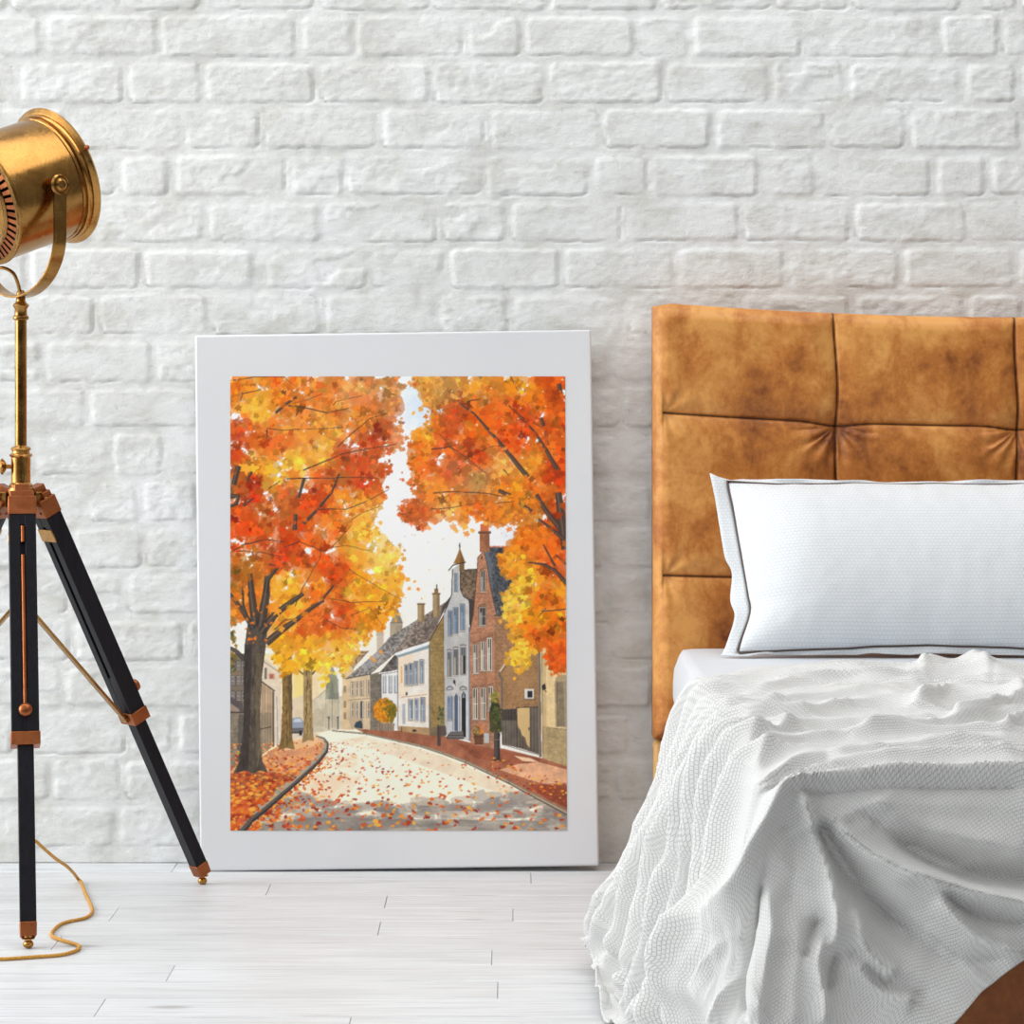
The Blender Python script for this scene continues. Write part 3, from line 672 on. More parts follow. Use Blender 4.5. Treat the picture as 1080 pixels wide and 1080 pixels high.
    # ---- canopies
    CPL = [(250, 405, 225, 120, 30), (272, 432, 250, 182, 56), (262, 450, 214, 88, 24), (300, 418, 226, 118, 30), (340, 408, 222, 124, 48), (380, 415, 226, 150, 80), (412, 412, 214, 140, 72), (428, 425, 206, 126, 76), (428, 465, 222, 140, 90), (300, 450, 224, 122, 46), (290, 465, 220, 98, 34), (250, 472, 198, 70, 20), (320, 465, 232, 140, 52), (345, 472, 246, 172, 62), (310, 490, 252, 190, 62), (285, 505, 246, 178, 50), (272, 488, 234, 150, 40), (380, 440, 226, 130, 44), (395, 462, 192, 78, 30), (365, 480, 178, 64, 22), (402, 498, 206, 86, 36), (378, 508, 198, 78, 30), (350, 500, 216, 104, 38), (268, 515, 196, 44, 12), (250, 512, 168, 86, 26), (330, 530, 202, 68, 20), (300, 522, 202, 100, 40), (248, 540, 224, 84, 20), (258, 555, 232, 76, 14), (280, 545, 192, 90, 26), (370, 530, 236, 140, 40), (392, 545, 244, 166, 64), (250, 572, 212, 76, 20), (280, 580, 202, 86, 26), (310, 570, 208, 66, 16), (330, 588, 220, 84, 20), (345, 560, 228, 112, 32), (380, 572, 244, 170, 56), (402, 592, 252, 194, 84), (300, 592, 206, 62, 16), (262, 590, 190, 112, 30), (250, 608, 172, 96, 26), (305, 612, 246, 172, 42), (328, 618, 236, 130, 30), (352, 605, 216, 78, 20), (310, 640, 236, 150, 40), (342, 640, 226, 110, 36), (354, 652, 206, 72, 20), (380, 620, 246, 152, 32), (410, 632, 246, 162, 42), (395, 652, 242, 150, 32), (330, 660, 226, 102, 30), (298, 690, 246, 166, 32), (330, 690, 250, 178, 42), (350, 680, 242, 150, 40), (372, 690, 252, 192, 72), (340, 708, 252, 194, 62), (270, 640, 214, 120, 36)]
    CPR = [(450, 405, 222, 150, 62), (470, 412, 190, 132, 66), (500, 405, 236, 152, 52), (520, 420, 214, 120, 40), (550, 405, 240, 142, 24), (586, 405, 216, 86, 16), (480, 440, 206, 82, 30), (445, 457, 242, 152, 42), (440, 478, 228, 110, 30), (470, 470, 208, 84, 28), (500, 450, 236, 116, 26), (520, 442, 234, 96, 20), (545, 465, 218, 70, 10), (550, 440, 214, 82, 20), (585, 450, 222, 92, 20), (500, 482, 206, 80, 26), (482, 500, 214, 108, 56), (470, 520, 232, 130, 40), (502, 508, 192, 132, 72), (532, 487, 242, 162, 72), (560, 490, 232, 142, 42), (582, 500, 206, 66, 10), (540, 520, 232, 130, 26), (570, 520, 224, 108, 26), (438, 540, 202, 96, 42), (470, 540, 236, 160, 80), (500, 540, 230, 112, 30), (550, 542, 226, 132, 42), (590, 545, 176, 66, 20), (560, 572, 232, 112, 20), (580, 585, 234, 98, 20), (538, 600, 242, 152, 42), (590, 602, 202, 82, 30), (553, 617, 252, 184, 54), (577, 632, 234, 108, 20), (592, 618, 242, 152, 32), (545, 640, 253, 198, 72), (562, 652, 240, 140, 22), (590, 652, 234, 118, 12), (562, 672, 222, 102, 20), (550, 685, 251, 198, 62), (585, 692, 226, 92, 22)]
    def field(CP):
        A = np.array(CP, float)
        def f(x, y, j=16):
            d = (A[:, 0]-x)**2+(A[:, 1]-y)**2+6
            w = 1/d**2.1; w /= w.sum(); c = w@A[:, 2:]
            k = 1+r.gauss(-.02, .006*j); g = r.gauss(0, j*.45); q = (0, g, g*.5); return tuple(float(np.clip(v*k+q[i]+r.gauss(0, 4), 0, 255)) for i, v in enumerate(c))
        return f
    BL = [(243, 397), (392, 397), (397, 405), (410, 401), (421, 411), (417, 428), (408, 438), (414, 448), (420, 464), (416, 473), (405, 472), (396, 482), (392, 492), (406, 500), (397, 509), (394, 518), (400, 523), (394, 536), (388, 546), (392, 560), (402, 573), (416, 584), (413, 598), (421, 618), (414, 630), (412, 642), (402, 654), (390, 664), (376, 676), (366, 688), (370, 698), (356, 702), (342, 712), (318, 702), (300, 708), (290, 690), (286, 660), (262, 650), (243, 655)]
    BR = [(434, 397), (597, 397), (597, 702), (590, 702), (576, 697), (579, 682), (563, 678), (552, 695), (541, 702), (540, 690), (546, 668), (536, 652), (534, 632), (545, 618), (527, 594), (537, 582), (548, 570), (545, 556), (533, 549), (515, 551), (498, 545), (482, 550), (470, 543), (455, 545), (440, 552), (429, 544), (428, 534), (441, 528), (446, 514), (440, 500), (436, 484), (441, 470), (440, 455), (460, 446), (474, 438), (478, 428), (470, 424), (452, 428), (446, 408)]
    def canopy(B, CP, nb, nl, ne, ns):
        f = field(CP); xs = [p[0] for p in B]; ys = [p[1] for p in B]
        def pick():
            while True:
                x, y = r.uniform(min(xs), max(xs)), r.uniform(min(ys), max(ys))
                if inside(x, y, B): return x, y
        for i in range(nb):
            x, y = pick(); s.blob(x, y, r.uniform(7, 13), r.uniform(6, 10), f(x, y, 10), .62, n=15, jag=.28, ang=r.uniform(0, 3))
        for i in range(nl):
            x, y = pick(); q = r.uniform(3.2, 7.) if r.random() < .72 else r.uniform(7, 11)
            s.leaf(x, y, q, r.uniform(0, 6.3), f(x, y, 30), r.uniform(.5, .95))
        n = len(B)
        for i in range(ne):
            j = r.randrange(n); (ax, ay), (bx, by) = B[j], B[(j+1) % n]; t = r.random()
            x, y = ax+(bx-ax)*t+r.gauss(0, 4.5), ay+(by-ay)*t+r.gauss(0, 4.5)
            if x < 290 and y > 650: continue
            s.leaf(x, y, r.uniform(2.6, 6.2), r.uniform(0, 6.3), f(x, y, 18), r.uniform(.65, .95))
        for i in range(26):      # sprays of leaves reaching out from the crown
            j = r.randrange(n); (ax, ay), (bx, by) = B[j], B[(j+1) % n]; t = r.random(); x, y = ax+(bx-ax)*t, ay+(by-ay)*t
            if (x < 290 and y > 650) or y < 399 or x > 594 or x < 246: continue
            cx, cy = sum(xs)/n, sum(ys)/n; d = math.hypot(x-cx, y-cy); ux, uy = (x-cx)/d, (y-cy)/d
            for k in range(r.randint(4, 9)):
                q = r.uniform(0, 11); px, py = x+ux*q+r.gauss(0, 3), y+uy*q+r.gauss(0, 3)
                s.leaf(px, py, r.uniform(2.2, 4.6), r.uniform(0, 6.3), f(px, py, 20), .92)
        for i in range(ns):      # chinks of sky between the leaves
            x, y = pick(); s.leaf(x, y, r.uniform(.8, 2.2), r.uniform(0, 6.3), (252, 232, 200), .8)
        return f, pick
    fL, pL = canopy(BL, CPL, 560, 1150, 330, 40)
    # dark limbs over the wash
    trunk(big, (86, 76, 66), (44, 38, 38), (140, 124, 96)); P([(258, 680), (266, 680), (264, 760), (262, 812), (250, 815), (257, 770)], (48, 42, 42), .55); P([(270, 690), (277, 690), (274, 760), (276, 800), (270, 800)], (150, 130, 92), .3)
    for pts, w in (([(243, 627), (250, 636), (258, 648), (268, 664)], (3.5, 6)), ([(256, 620), (257, 640), (262, 655)], (2, 4)), ([(264, 606), (266, 630), (270, 660)], (5, 10)), ([(282, 608), (281, 628), (275, 662)], (5, 11)), ([(320, 627), (304, 638), (290, 649), (276, 668)], (4, 9)), ([(284, 596), (294, 598), (283, 612), (281, 626)], (2, 6)), ([(342, 634), (330, 641), (312, 655), (299, 664), (281, 679)], (2.5, 8)), ([(243, 684), (250, 688), (258, 696)], (4, 5)), ([(352, 618), (341, 632)], (2, 3)), ([(252, 492), (247, 512)], (5.5, 5.5)), ([(266, 498), (261, 508)], (3, 2)), ([(243, 524), (252, 524), (250, 532), (243, 535)], (6, 3)), ([(268, 526), (257, 534)], (1.5, 3.5)), ([(313, 419), (300, 428), (291, 436)], (3, 3)), ([(321, 505), (315, 526)], (3.5, 3)), ([(358, 500), (350, 520), (333, 540), (320, 553)], (1.5, 4)), ([(312, 543), (311, 560)], (4, 5))):
        s.line(pts, w, DK, .9); s.line([(x-.8, y-.3) for x, y in pts], (w[0]*.3, w[1]*.25), (120, 104, 88), .6)
    TW = [([(304, 428), (320, 430), (345, 436), (368, 431)], 1.6), ([(345, 436), (355, 424), (382, 418)], .8), ([(310, 426), (325, 422), (340, 416)], .9), ([(356, 472), (378, 452), (390, 442), (409, 437)], 1.1), ([(320, 497), (340, 488), (360, 480), (388, 474), (418, 469)], 1.5), ([(303, 506), (340, 505), (370, 504), (398, 505)], 1.3), ([(284, 516), (296, 508)], 1.4), ([(335, 538), (365, 538), (390, 528), (410, 517)], 1.1), ([(243, 584), (258, 575), (280, 570), (300, 572)], 1.7), ([(250, 582), (275, 583), (300, 588)], 1.1), ([(300, 578), (316, 572), (340, 582), (350, 578), (370, 555)], 1.1), ([(350, 578), (365, 576), (390, 582)], .8), ([(311, 640), (320, 620), (337, 590), (339, 570)], 1.0), ([(345, 632), (370, 636), (405, 635)], 1.), ([(340, 650), (350, 658), (362, 664), (378, 664)], .9), ([(246, 402), (270, 398), (300, 398), (308, 405)], 1.1), ([(256, 416), (276, 411)], 1.3), ([(282, 452), (300, 454), (340, 453), (362, 451)], .9), ([(367, 600), (390, 615), (420, 632)], .7), ([(370, 650), (390, 642), (403, 660)], .6), ([(290, 665), (300, 655), (318, 652)], 1.4), ([(282, 454), (282, 462)], 2.2), ([(256, 414), (254, 424)], 1.2), ([(365, 553), (385, 540), (400, 535)], .8)]
    for pts, w in TW: s.twig(pts, (w, w*.5), DK, .85)
    for i in range(300):
        x, y = pL()
        if y > 640 and x < 292: continue
        s.leaf(x, y, r.uniform(2.5, 6.5), r.uniform(0, 6.3), fL(x, y, 20), r.uniform(.6, .92))
    for i in range(26): x = r.uniform(244, 290); s.leaf(x, r.uniform(640, 690), r.uniform(1.5, 3.2), r.uniform(0, 6.3), (234, 120, 36), .9)
    for x, y in ((376, 678), (383, 677), (389, 674), (391, 694), (395, 697), (401, 688), (417, 655), (405, 662), (399, 664)): s.leaf(x, y, r.uniform(2.4, 3.6), r.uniform(0, 6.3), (240, 156, 50), .9)
    for i in range(18): s.blob(r.uniform(415, 470), r.uniform(500, 660), .7, .5, (190, 110, 80), .6, n=6)
    for x, y, q in ((424, 610, 6), (430, 612, 5), (437, 614, 3), (440, 622, 3.6), (431, 622, 3), (424, 586, 3), (422, 600, 4), (444, 632, 1.6), (422, 506, 2), (425, 507, 3), (424, 499, 1.6)): s.leaf(x, y, q, r.uniform(0, 6.3), r.choice([(244, 160, 50), (240, 140, 40)]) if y > 550 else (214, 96, 50), .92)
    fR, pR = canopy(BR, CPR, 460, 950, 400, 52)
    for pts, w in (([(482, 424), (500, 437), (513, 452), (527, 468), (540, 484), (556, 504)], (1.5, 5.5)), ([(536, 428), (553, 444), (566, 460), (577, 478), (587, 496)], (1.2, 5)), ([(570, 441), (573, 450)], (4, 4)), ([(575, 455), (577, 470)], (3, 4)), ([(589, 405), (591, 415)], (4.5, 4.5)), ([(565, 522), (574, 538), (588, 556), (597, 572)], (4, 7)), ([(588, 520), (591, 545), (596, 580)], (7, 10)), ([(525, 518), (538, 524)], (4, 5)), ([(546, 530), (560, 540)], (3, 4)), ([(567, 548), (580, 558), (597, 572)], (2, 5)), ([(479, 424), (484, 425)], (4, 4)), ([(556, 594), (572, 596), (584, 602), (597, 617)], (1.6, 5)), ([(572, 575), (584, 598)], (1.5, 3)), ([(585, 586), (597, 596)], (2, 4)), ([(570, 645), (578, 645), (597, 643)], (1., 1.3))):
        s.line(pts, w, (72, 58, 52), .92); s.line([(x-.8, y) for x, y in pts], (w[0]*.3, w[1]*.25), (128, 104, 88), .55)
    for pts, w in (([(455, 474), (475, 472), (490, 482), (512, 500)], 1.5), ([(463, 458), (480, 478), (500, 492)], .9), ([(493, 483), (515, 472), (530, 470)], .9), ([(457, 521), (480, 519), (510, 521), (540, 526)], 1.4), ([(455, 538), (475, 536), (500, 532)], 1.1), ([(520, 532), (545, 529)], 1.), ([(466, 528), (474, 522)], 1.), ([(492, 424), (508, 421)], 1.6), ([(538, 397), (546, 412)], 1.3), ([(562, 446), (572, 452)], 1.), ([(530, 496), (536, 502)], 1.6), ([(432, 512), (446, 513)], .7), ([(422, 543), (440, 541)], .7), ([(575, 642), (566, 652)], 1.2)):
        s.twig(pts, (w, w*.5), (72, 58, 52), .85)
    for i in range(260):
        x, y = pR(); s.leaf(x, y, r.uniform(2.5, 6.2), r.uniform(0, 6.3), fR(x, y, 20), r.uniform(.6, .92))
    for x, y, q, c in ((461, 540, 4.5, 0), (436, 436, 4, 1), (454, 440, 2, 1), (438, 406, 4.2, 0), (480, 560, 5, 1), (490, 557, 6, 1), (498, 561, 4.5, 1), (512, 553, 4, 1), (452, 400, 3, 1), (424, 530, 2, 0), (528, 563, 1, 0), (533, 566, 1, 0)):
        s.leaf(x, y, q, r.uniform(0, 6.3), ((214, 92, 34), (246, 176, 66))[c], .92)
    # paper grain and wash mottling
    s.im *= (1+.035*(s.n3-.5)+.03*(s.n4-.5))[..., None]
    im = np.clip(s.im, 0, 1)
    return im.reshape(s.NY, 2, s.NX, 2, 3).mean((1, 3))
# ------------------------------------------------------------------ canvas print leaning on the wall
def build_canvas():
    w, th = .785, .036
    bl, tl = Vector((-.6135, -.094, .0)), Vector((-.6285, -.0585, 1.056))
    hgt = (tl-bl).length
    up = (tl-bl).normalized()
    right = (Vector((1, 0, .0078))); right = (right-up*right.dot(up)).normalized()
    nrm = right.cross(up)*1.0                                  # faces the camera (-y)
    if nrm.y > 0: nrm = -nrm
    root = thing('canvas_picture', 'white-bordered canvas print of an autumn street leaning against the brick wall', 'picture', tuple(bl))
    m = NT('primed_canvas', rough=.8, spec=.25)
    co = m.coord('Object'); wv = m.noise(co, 900, 2, .5)
    m.set('Base Color', m.ramp(m.noise(co, 3., 3), [(.3, rgb(224, 226, 229)), (.7, rgb(228, 229, 231))])); m.bump(wv, .12, .0006)
    b = MB(); c = bl+right*(w/2)+up*(hgt/2)-nrm*(th/2)
    b.obox(c, right, up, nrm, w/2, hgt/2, th/2)
    cv = b.build('stretched_canvas', m.m, root, label='white canvas stretched over a frame, plain border all round')
    bevel(cv, .0042, 4)
    for p in cv.data.polygons: p.use_smooth = True
    # the print itself: a fine sheet of coloured points lying on the canvas face
    im = paint(); ny, nx = im.shape[:2]
    plane_p = bl; px = np.linspace(243, 596, nx); py = np.linspace(397, 876, ny)
    def hit(x, y):
        d = at(x, y, 1.0)-Vector((0, -D0, H)); o = Vector((0, -D0, H)); t = (plane_p-o).dot(nrm)/d.dot(nrm); return o+d*t
    P00, P10, P01 = hit(243, 397), hit(596, 397), hit(243, 876)
    u = np.linspace(0, 1, nx); v = np.linspace(0, 1, ny); uu, vv = np.meshgrid(u, v)
    A = np.array(P00); U = np.array(P10)-A; W = np.array(P01)-A
    V = A+uu[..., None]*U+vv[..., None]*W+np.array(nrm)*.0008
    pm = NT('printed_watercolour', rough=.7, spec=.2)
    ca = pm.n('ShaderNodeVertexColor', layer_name='ink'); pm.set('Base Color', ca.outputs[0])
    fc = grid_faces(ny, nx)[:, ::-1]
    o = mesh_obj('printed_picture', V.reshape(-1, 3), fc, pm.m, root, label='watercolour street of old gabled houses under orange maple trees')
    L = np.where(im <= .04045, im/12.92, ((im+.055)/1.055)**2.4)
    L = np.clip(L*PRINT_GAIN, 0, .97)
    col = np.concatenate([L, np.ones((ny, nx, 1))], -1).reshape(-1, 4).astype(np.float32)
    a = o.data.color_attributes.new('ink', 'FLOAT_COLOR', 'POINT'); a.data.foreach_set('color', col.ravel())
PRINT_GAIN = 1.1
build_canvas()
# ------------------------------------------------------------------ tripod floor lamp with a brass spotlight head
def brass(name, c1, c2, dark, rough=.3):
    m = NT(name, rough=rough, metal=1.)
    co = m.coord('Object')
    n1 = m.noise(co, 26, 6, .65, .6); sc = m.noise(m.mapping(co, (320, 320, 40), (.5, .7, .3)), 1., 3, .6); sp = m.noise(co, 240, 3, .6)
    c = m.ramp(n1, [(.3, c1), (.62, c2)]); c = m.mix(m.ramp(sp, [(.6, (0, 0, 0, 1)), (.75, (.6, .6, .6, 1))]), c, dark)
    m.set('Base Color', c)
    m.set('Roughness', m.ramp(m.math('ADD', m.math('MULTIPLY', n1, .6), m.math('MULTIPLY', sc, .4)), [(.3, (rough-.08,)*3+(1,)), (.7, (rough+.16,)*3+(1,))]))
    m.bump(m.math('ADD', sc, m.math('MULTIPLY', n1, .5)), .12, .0012)
    return m.m
def build_lamp():
    gold = brass('aged_brass', rgb(146, 104, 54), rgb(172, 130, 72), rgb(84, 54, 36), .18)
    copper = brass('copper_fittings', rgb(146, 84, 50), rgb(170, 102, 64), rgb(100, 56, 38), .34)
    polish = brass('polished_brass', rgb(170, 122, 64), rgb(192, 146, 82), rgb(112, 74, 42), .2)
    m = NT('black_wood', rough=.42, spec=.22); co = m.coord('Object')
    g = m.noise(m.mapping(co, (60, 60, 3)), 3, 5); m.set('Base Color', m.ramp(g, [(.3, rgb(16, 14, 20)), (.7, rgb(27, 25, 33))])); m.bump(g, .1, .001); wood = m.m
    m = NT('dark_hollow', rough=.9, color=rgb(16, 13, 13)); hollow = m.m
    m = NT('gold_braided_cord', rough=.6, spec=.3); co = m.coord('Object'); m.set('Base Color', m.ramp(m.noise(co, 400, 2), [(.35, rgb(176, 122, 44)), (.65, rgb(222, 168, 80))])); cordm = m.m
    Dc = 4.72; ctr = at(22, 400, Dc); ctr.z = 0
    root = thing('tripod_floor_lamp', 'brass spotlight floor lamp on black wooden tripod legs at the brick wall', 'lamp', tuple(ctr))
    zz = lambda py, D=Dc: H-(py-CY)*D/F
    Z = Vector((0, 0, 1)); k = Dc/F
    c0 = Vector((ctr.x, ctr.y, 0))
    # ---- pole, collar, hub
    def prof(rows): return [(hw*k, zz(py)) for py, hw in rows]
    MB().lathe(c0, Z, prof([(475, 6.2), (338, 6.2), (337.5, 7), (336.8, 8.2), (335, 8.6), (333.4, 8), (332.6, 6.6), (326, 6.4), (324.4, 7.4), (322.5, 8.6), (320.8, 8), (319.6, 6), (317, 4.9), (308, 4.6), (306, 3)]), 32).build('pole', gold, root)
    MB().lathe(c0, Z, prof([(514, 10), (513.6, 12), (511.5, 12.4), (510, 11.4), (509, 10.2), (482.5, 10.2), (481.5, 11.6), (480, 12.4), (478.6, 11.4), (478, 9.5), (475.5, 9), (474.6, 10.4), (473, 10.6), (471.6, 9.6), (470.8, 7), (469.5, 6)]), 32).build('pole_collar', polish, root)
    s = MB(); q = Vector((-1, -.15, 0)).normalized(); b0 = c0+Z*zz(492)
    s.lathe(b0, q, [(.0042, .014), (.0042, .026), (.0065, .0262), (.011, .029), (.0148, .032), (.015, .0345), (.011, .038), (.004, .0405), (0, .041)], 24).build('thumb_screw', polish, root)
    # ---- the three legs
    fr_foot = onfloor(30, 1001); rt_foot = onfloor(218, 932)
    a = (fr_foot-ctr); a.z = 0; a.normalize(); v = rt_foot-ctr; v.z = 0; lf_foot = ctr+(a*(2*a.dot(v))-v)
    hub = MB(); hub.lathe(c0, Z, [(.022, zz(546)), (.024, zz(544)), (.024, zz(516)), (.022, zz(513.5)), (0, zz(513.4))], 12); 
    # hinge ears, two for each leg
    top = {}
    for nm, foot in (('f', fr_foot), ('r', rt_foot), ('l', lf_foot)):
        rd = foot-ctr; rd.z = 0; L = rd.length; rd.normalize(); tg = Z.cross(rd)
        for sgn in (-1, 1):
            hub.obox(c0+rd*.036+tg*(sgn*.0125)+Z*zz(527), rd, tg, Z, .014, .003, .014)
        hub.lathe(c0+rd*.040-tg*.024+Z*zz(527), tg, [(.0052, 0), (.0052, .048)], 16)
        top[nm] = (foot, rd, tg)
    bevel(hub.build('hub', gold, root, smooth=False), .0012, 2)
    for nm, (foot, rd, tg) in top.items():
        hz = zz(533); hp = c0+rd*.046+Z*hz; ft = Vector((foot.x, foot.y, 0.0))
        ax = (ft-hp).normalized(); Lg = (ft-hp).length; nr = tg.cross(ax)
        if nr.dot(rd) < 0: nr = -nr
        P = lambda t: hp+ax*t
        hw, hd = .0238, .0165                                   # half width, half depth of the upper section
        tz = lambda z: (hp.z-z)/(-ax.z)
        t_br, t_cap0, t_cap1, t_f0, t_f1 = tz(.722), tz(.350), tz(.328), tz(.042), tz(.020)
        # upper section: two cheeks with a slot between them, closed at both ends
        u = MB(); sl = .0042
        def bar(c0_, c1_, x0, x1, hdp):
            cc = (P(c0_)+P(c1_))/2+tg*((x0+x1)/2); u.obox(cc, tg, nr, ax, (x1-x0)/2, hdp, (c1_-c0_)/2)
        bar(t_br, t_cap0, -hw, -sl, hd); bar(t_br, t_cap0, sl, hw, hd); bar(t_br, t_br+.02, -sl-.001, sl+.001, hd-.0004); bar(t_cap0-.075, t_cap0, -sl-.001, sl+.001, hd-.0004); bar(t_br+.019, t_cap0-.074, -sl-.001, sl+.001, hd*.45)
        leg = bevel(u.build('leg', wood, root, smooth=False), .0012, 2)
        # hinge bracket over the top
        w = MB(); w.obox(P((t_br-.034+t_br)/2-.0), tg, nr, ax, hw+.0012, hd+.0014, .017)
        w.obox(P(t_br-.044), tg, nr, ax, hw*.55, hd*.75, .014)
        w.obox(P(t_br-.033)+nr*(hd*.3), tg, nr, ax, hw*.9, hd*.55, .012)
        bevel(w.build('hinge_bracket', copper, leg, smooth=False), .0014, 2)
        for sgn in (-1, 1):
            MB().lathe(P(t_br-.010)-nr*(hd+.0034)+tg*(sgn*.012), nr, [(0, 0), (.003, .0006), (.0034, .0024)], 12).build('bracket_screw', copper, leg)
        # strap across the inner face, below the bracket
        w = MB(); w.obox(P(t_br+.036)-nr*(hd+.0008), tg, nr, ax, hw+.0006, .0012, .0125); bevel(w.build('leg_strap', polish, leg, smooth=False), .0006, 1)
        # adjusting rod in the slot with a round knob on the outer face
        w = MB(); w.tube([P(t_br+.022)+nr*(hd-.002), P(t_br+.052)+nr*(hd-.002)], .0036, 12); w.tube([P(t_br+.076)+nr*(hd-.002), P(t_cap0-.048)+nr*(hd-.002)], .0036, 12); w.build('slot_rod', copper, leg)
        w = MB(); w.lathe(P(t_cap0-.036)+nr*(hd-.001), nr, [(.004, 0), (.004, .004), (.0085, .005), (.0118, .0085), (.0122, .012), (.0105, .016), (.006, .0185), (0, .019)], 24); w.build('leg_knob', copper, leg)
        # cap, lower section, ferrule and turned foot
        w = MB(); w.obox(P((t_cap0+t_cap1)/2), tg, nr, ax, hw+.0016, hd+.002, (t_cap1-t_cap0)/2); bevel(w.build('leg_cap', copper, leg, smooth=False), .0012, 2)
        w = MB(); w.obox(P((t_cap1+t_f0)/2), tg, nr, ax, .0138, .0125, (t_f0-t_cap1)/2); bevel(w.build('lower_leg', wood, leg, smooth=False), .0012, 2)
        w = MB(); w.obox(P((t_f0+t_f1)/2), tg, nr, ax, .0146, .0134, (t_f1-t_f0)/2, .0138, .0126); bevel(w.build('ferrule', copper, leg, smooth=False), .0012, 2)
        w = MB(); zt = P(t_f1).z+.001; q0 = Vector((P(t_f1).x, P(t_f1).y, 0))
        w.lathe(q0, Z, [(0, 0), (.005, .0006), (.0086, .004), (.0092, .0078), (.0074, .0116), (.0048, .0134), (.0048, .0146), (.0108, .016), (.0118, .0178), (.0078, .0195), (.0065, zt+.004), (0, zt+.004)], 20); w.build('ball_foot', polish, leg)
        # stretcher from the middle of the tripod to the cap
        q1 = P((t_cap0+t_cap1)/2)-nr*(hd+.004); q0 = c0+rd*.012+Z*.556
        d = (q1-q0).normalized(); n2 = tg.cross(d).normalized(); w = MB(); w.obox((q0+q1)/2, tg, n2, d, .0072, .0026, (q1-q0).length/2)
        w.lathe(q1-tg*.009, tg, [(.0044, 0), (.0044, .018)], 14)
        bevel(w.build('stretcher', gold, root, smooth=False), .0005, 1)
    MB().lathe(c0, Z, [(0, .538), (.010, .54), (.0155, .546), (.0155, .566), (.010, .572), (0, .574)], 20).build('stretcher_joint', gold, root)
    # ---- spotlight head
    hc = at(20.5, 199, Dc); e = Vector((.685, .65, .33)).normalized(); eh = Vector((e.x, e.y, 0)).normalized(); n = eh.cross(Z).normalized()
    if n.y > 0: n = -n
    R = .1142; t0, t1 = -.083, .085
    w = MB()
    w.lathe(hc, e, [(R-.004, t0), (R-.0005, t0+.001), (R, t0+.004), (R, t1-.030), (R+.002, t1-.0295), (R+.0025, t1-.026), (R, t1-.0245), (R, t1-.020)], 96, cap=False)
    head = w.build('lamp_head', gold, root, sharp=50)
    MB().lathe(hc, e, [(R-.002, t1-.0205), (R+.004, t1-.0205), (R+.0055, t1-.0185), (R+.0055, t1-.0125), (R+.0042, t1-.011), (R+.0075, t1-.0105), (R+.0092, t1-.0085), (R+.0135, t1-.006), (R+.0150, t1-.003), (R+.0140, t1), (R+.0095, t1+.0012), (R+.004, t1), (R-.002, t1-.003)], 96, cap=False).build('front_rim', polish, head)
    # lens and inside
    MB().lathe(hc, e, [(R-.001, t1-.004), (R*.7, t1+.003), (R*.35, t1+.0065), (0, t1+.0075)], 64, cap=False).build('lens', NT('frosted_lens', rough=.25, color=rgb(214, 212, 204)).m, head)
    # rear ring of slots
    w = MB(); w.lathe(hc, e, [(R-.006, t0+.002), (R+.0005, t0+.001), (R+.0038, t0-.002), (R+.0030, t0-.006), (R-.002, t0-.0072), (R-.0068, t0-.006), (R-.0075, t0-.002)], 96, cap=False)
    ri = R*.72; w.lathe(hc, e, [(ri+.004, t0-.008), (ri+.0052, t0-.0105), (ri+.0025, t0-.0135), (ri-.003, t0-.0125), (ri-.006, t0-.010), (ri*.8, t0-.013), (ri*.5, t0-.020), (ri*.2, t0-.0235), (0, t0-.024)], 96, cap=False)
    w.build('rear_cap', gold, head)
    w = MB(); up = e.cross(n).normalized(); NB = 46
    for i in range(NB):
        q = 2*math.pi*i/NB; d = n*math.cos(q)+up*math.sin(q); tt = e.cross(d)
        p0 = hc+d*(ri+.003)+e*(t0-.0085); p1 = hc+d*(R-.006)+e*(t0-.0045); ax = (p1-p0).normalized()
        w.obox((p0+p1)/2, tt, e, ax, .0031, .0012, (p1-p0).length/2, .0045)
    w.build('vent_grille', copper, head, smooth=False)
    MB().lathe(hc, e, [(R-.005, t0+.004), (R*.5, t0+.0035), (0, t0+.0035)], 48, cap=False).build('lamp_interior', hollow, head)
    # small locking screws on the front rim
    for ang in (290, 50):
        q = math.radians(ang); vu = Z-e*e.z; vu.normalize(); rtd = e.cross(vu); d = vu*math.cos(q)-rtd*math.sin(q)
        MB().lathe(hc+e*(t1-.006)+d*(R+.011), d, [(.0022, 0), (.0022, .009), (.0046, .0095), (.0050, .012), (.004, .0145), (0, .015)], 14).build('rim_screw', copper, head)
    # ---- yoke
    Ry = .131; bot = zz(313); drop = hc.z-bot; st = .088; P = []; N = []
    for t in np.linspace(0.012, -st, 8): P.append(hc+n*Ry+Z*t); N.append(n)
    for q in np.linspace(0, math.pi, 41)[1:-1]:
        P.append(hc+n*(Ry*math.cos(q))-Z*(st+(drop-st)*math.sin(q))); N.append((n*(math.cos(q)*(drop-st))-Z*(Ry*math.sin(q))).normalized())
    for t in np.linspace(-st, .012, 8): P.append(hc-n*Ry+Z*t); N.append(-n)
    yk = bevel(MB().band(P, eh, N, .0132, .0022).build('yoke', gold, root, sharp=50), .0008, 1)
    for sgn in (-1, 1):
        w = MB(); b = hc+n*(sgn*(R-.003)); d = n*sgn
        w.lathe(b, d, [(.0085, 0), (.0085, .0165), (.0185, .0185), (.0192, .0205), (.0165, .0240), (.0145, .0218), (.0115, .0218), (.0112, .0250), (.0075, .0272), (.0066, .0250), (0, .0250)], 32)
        w.build('pivot_knob', gold, yk)
    # short flex looping from the back of the head into the pole
    b = c0+Z*zz(308)
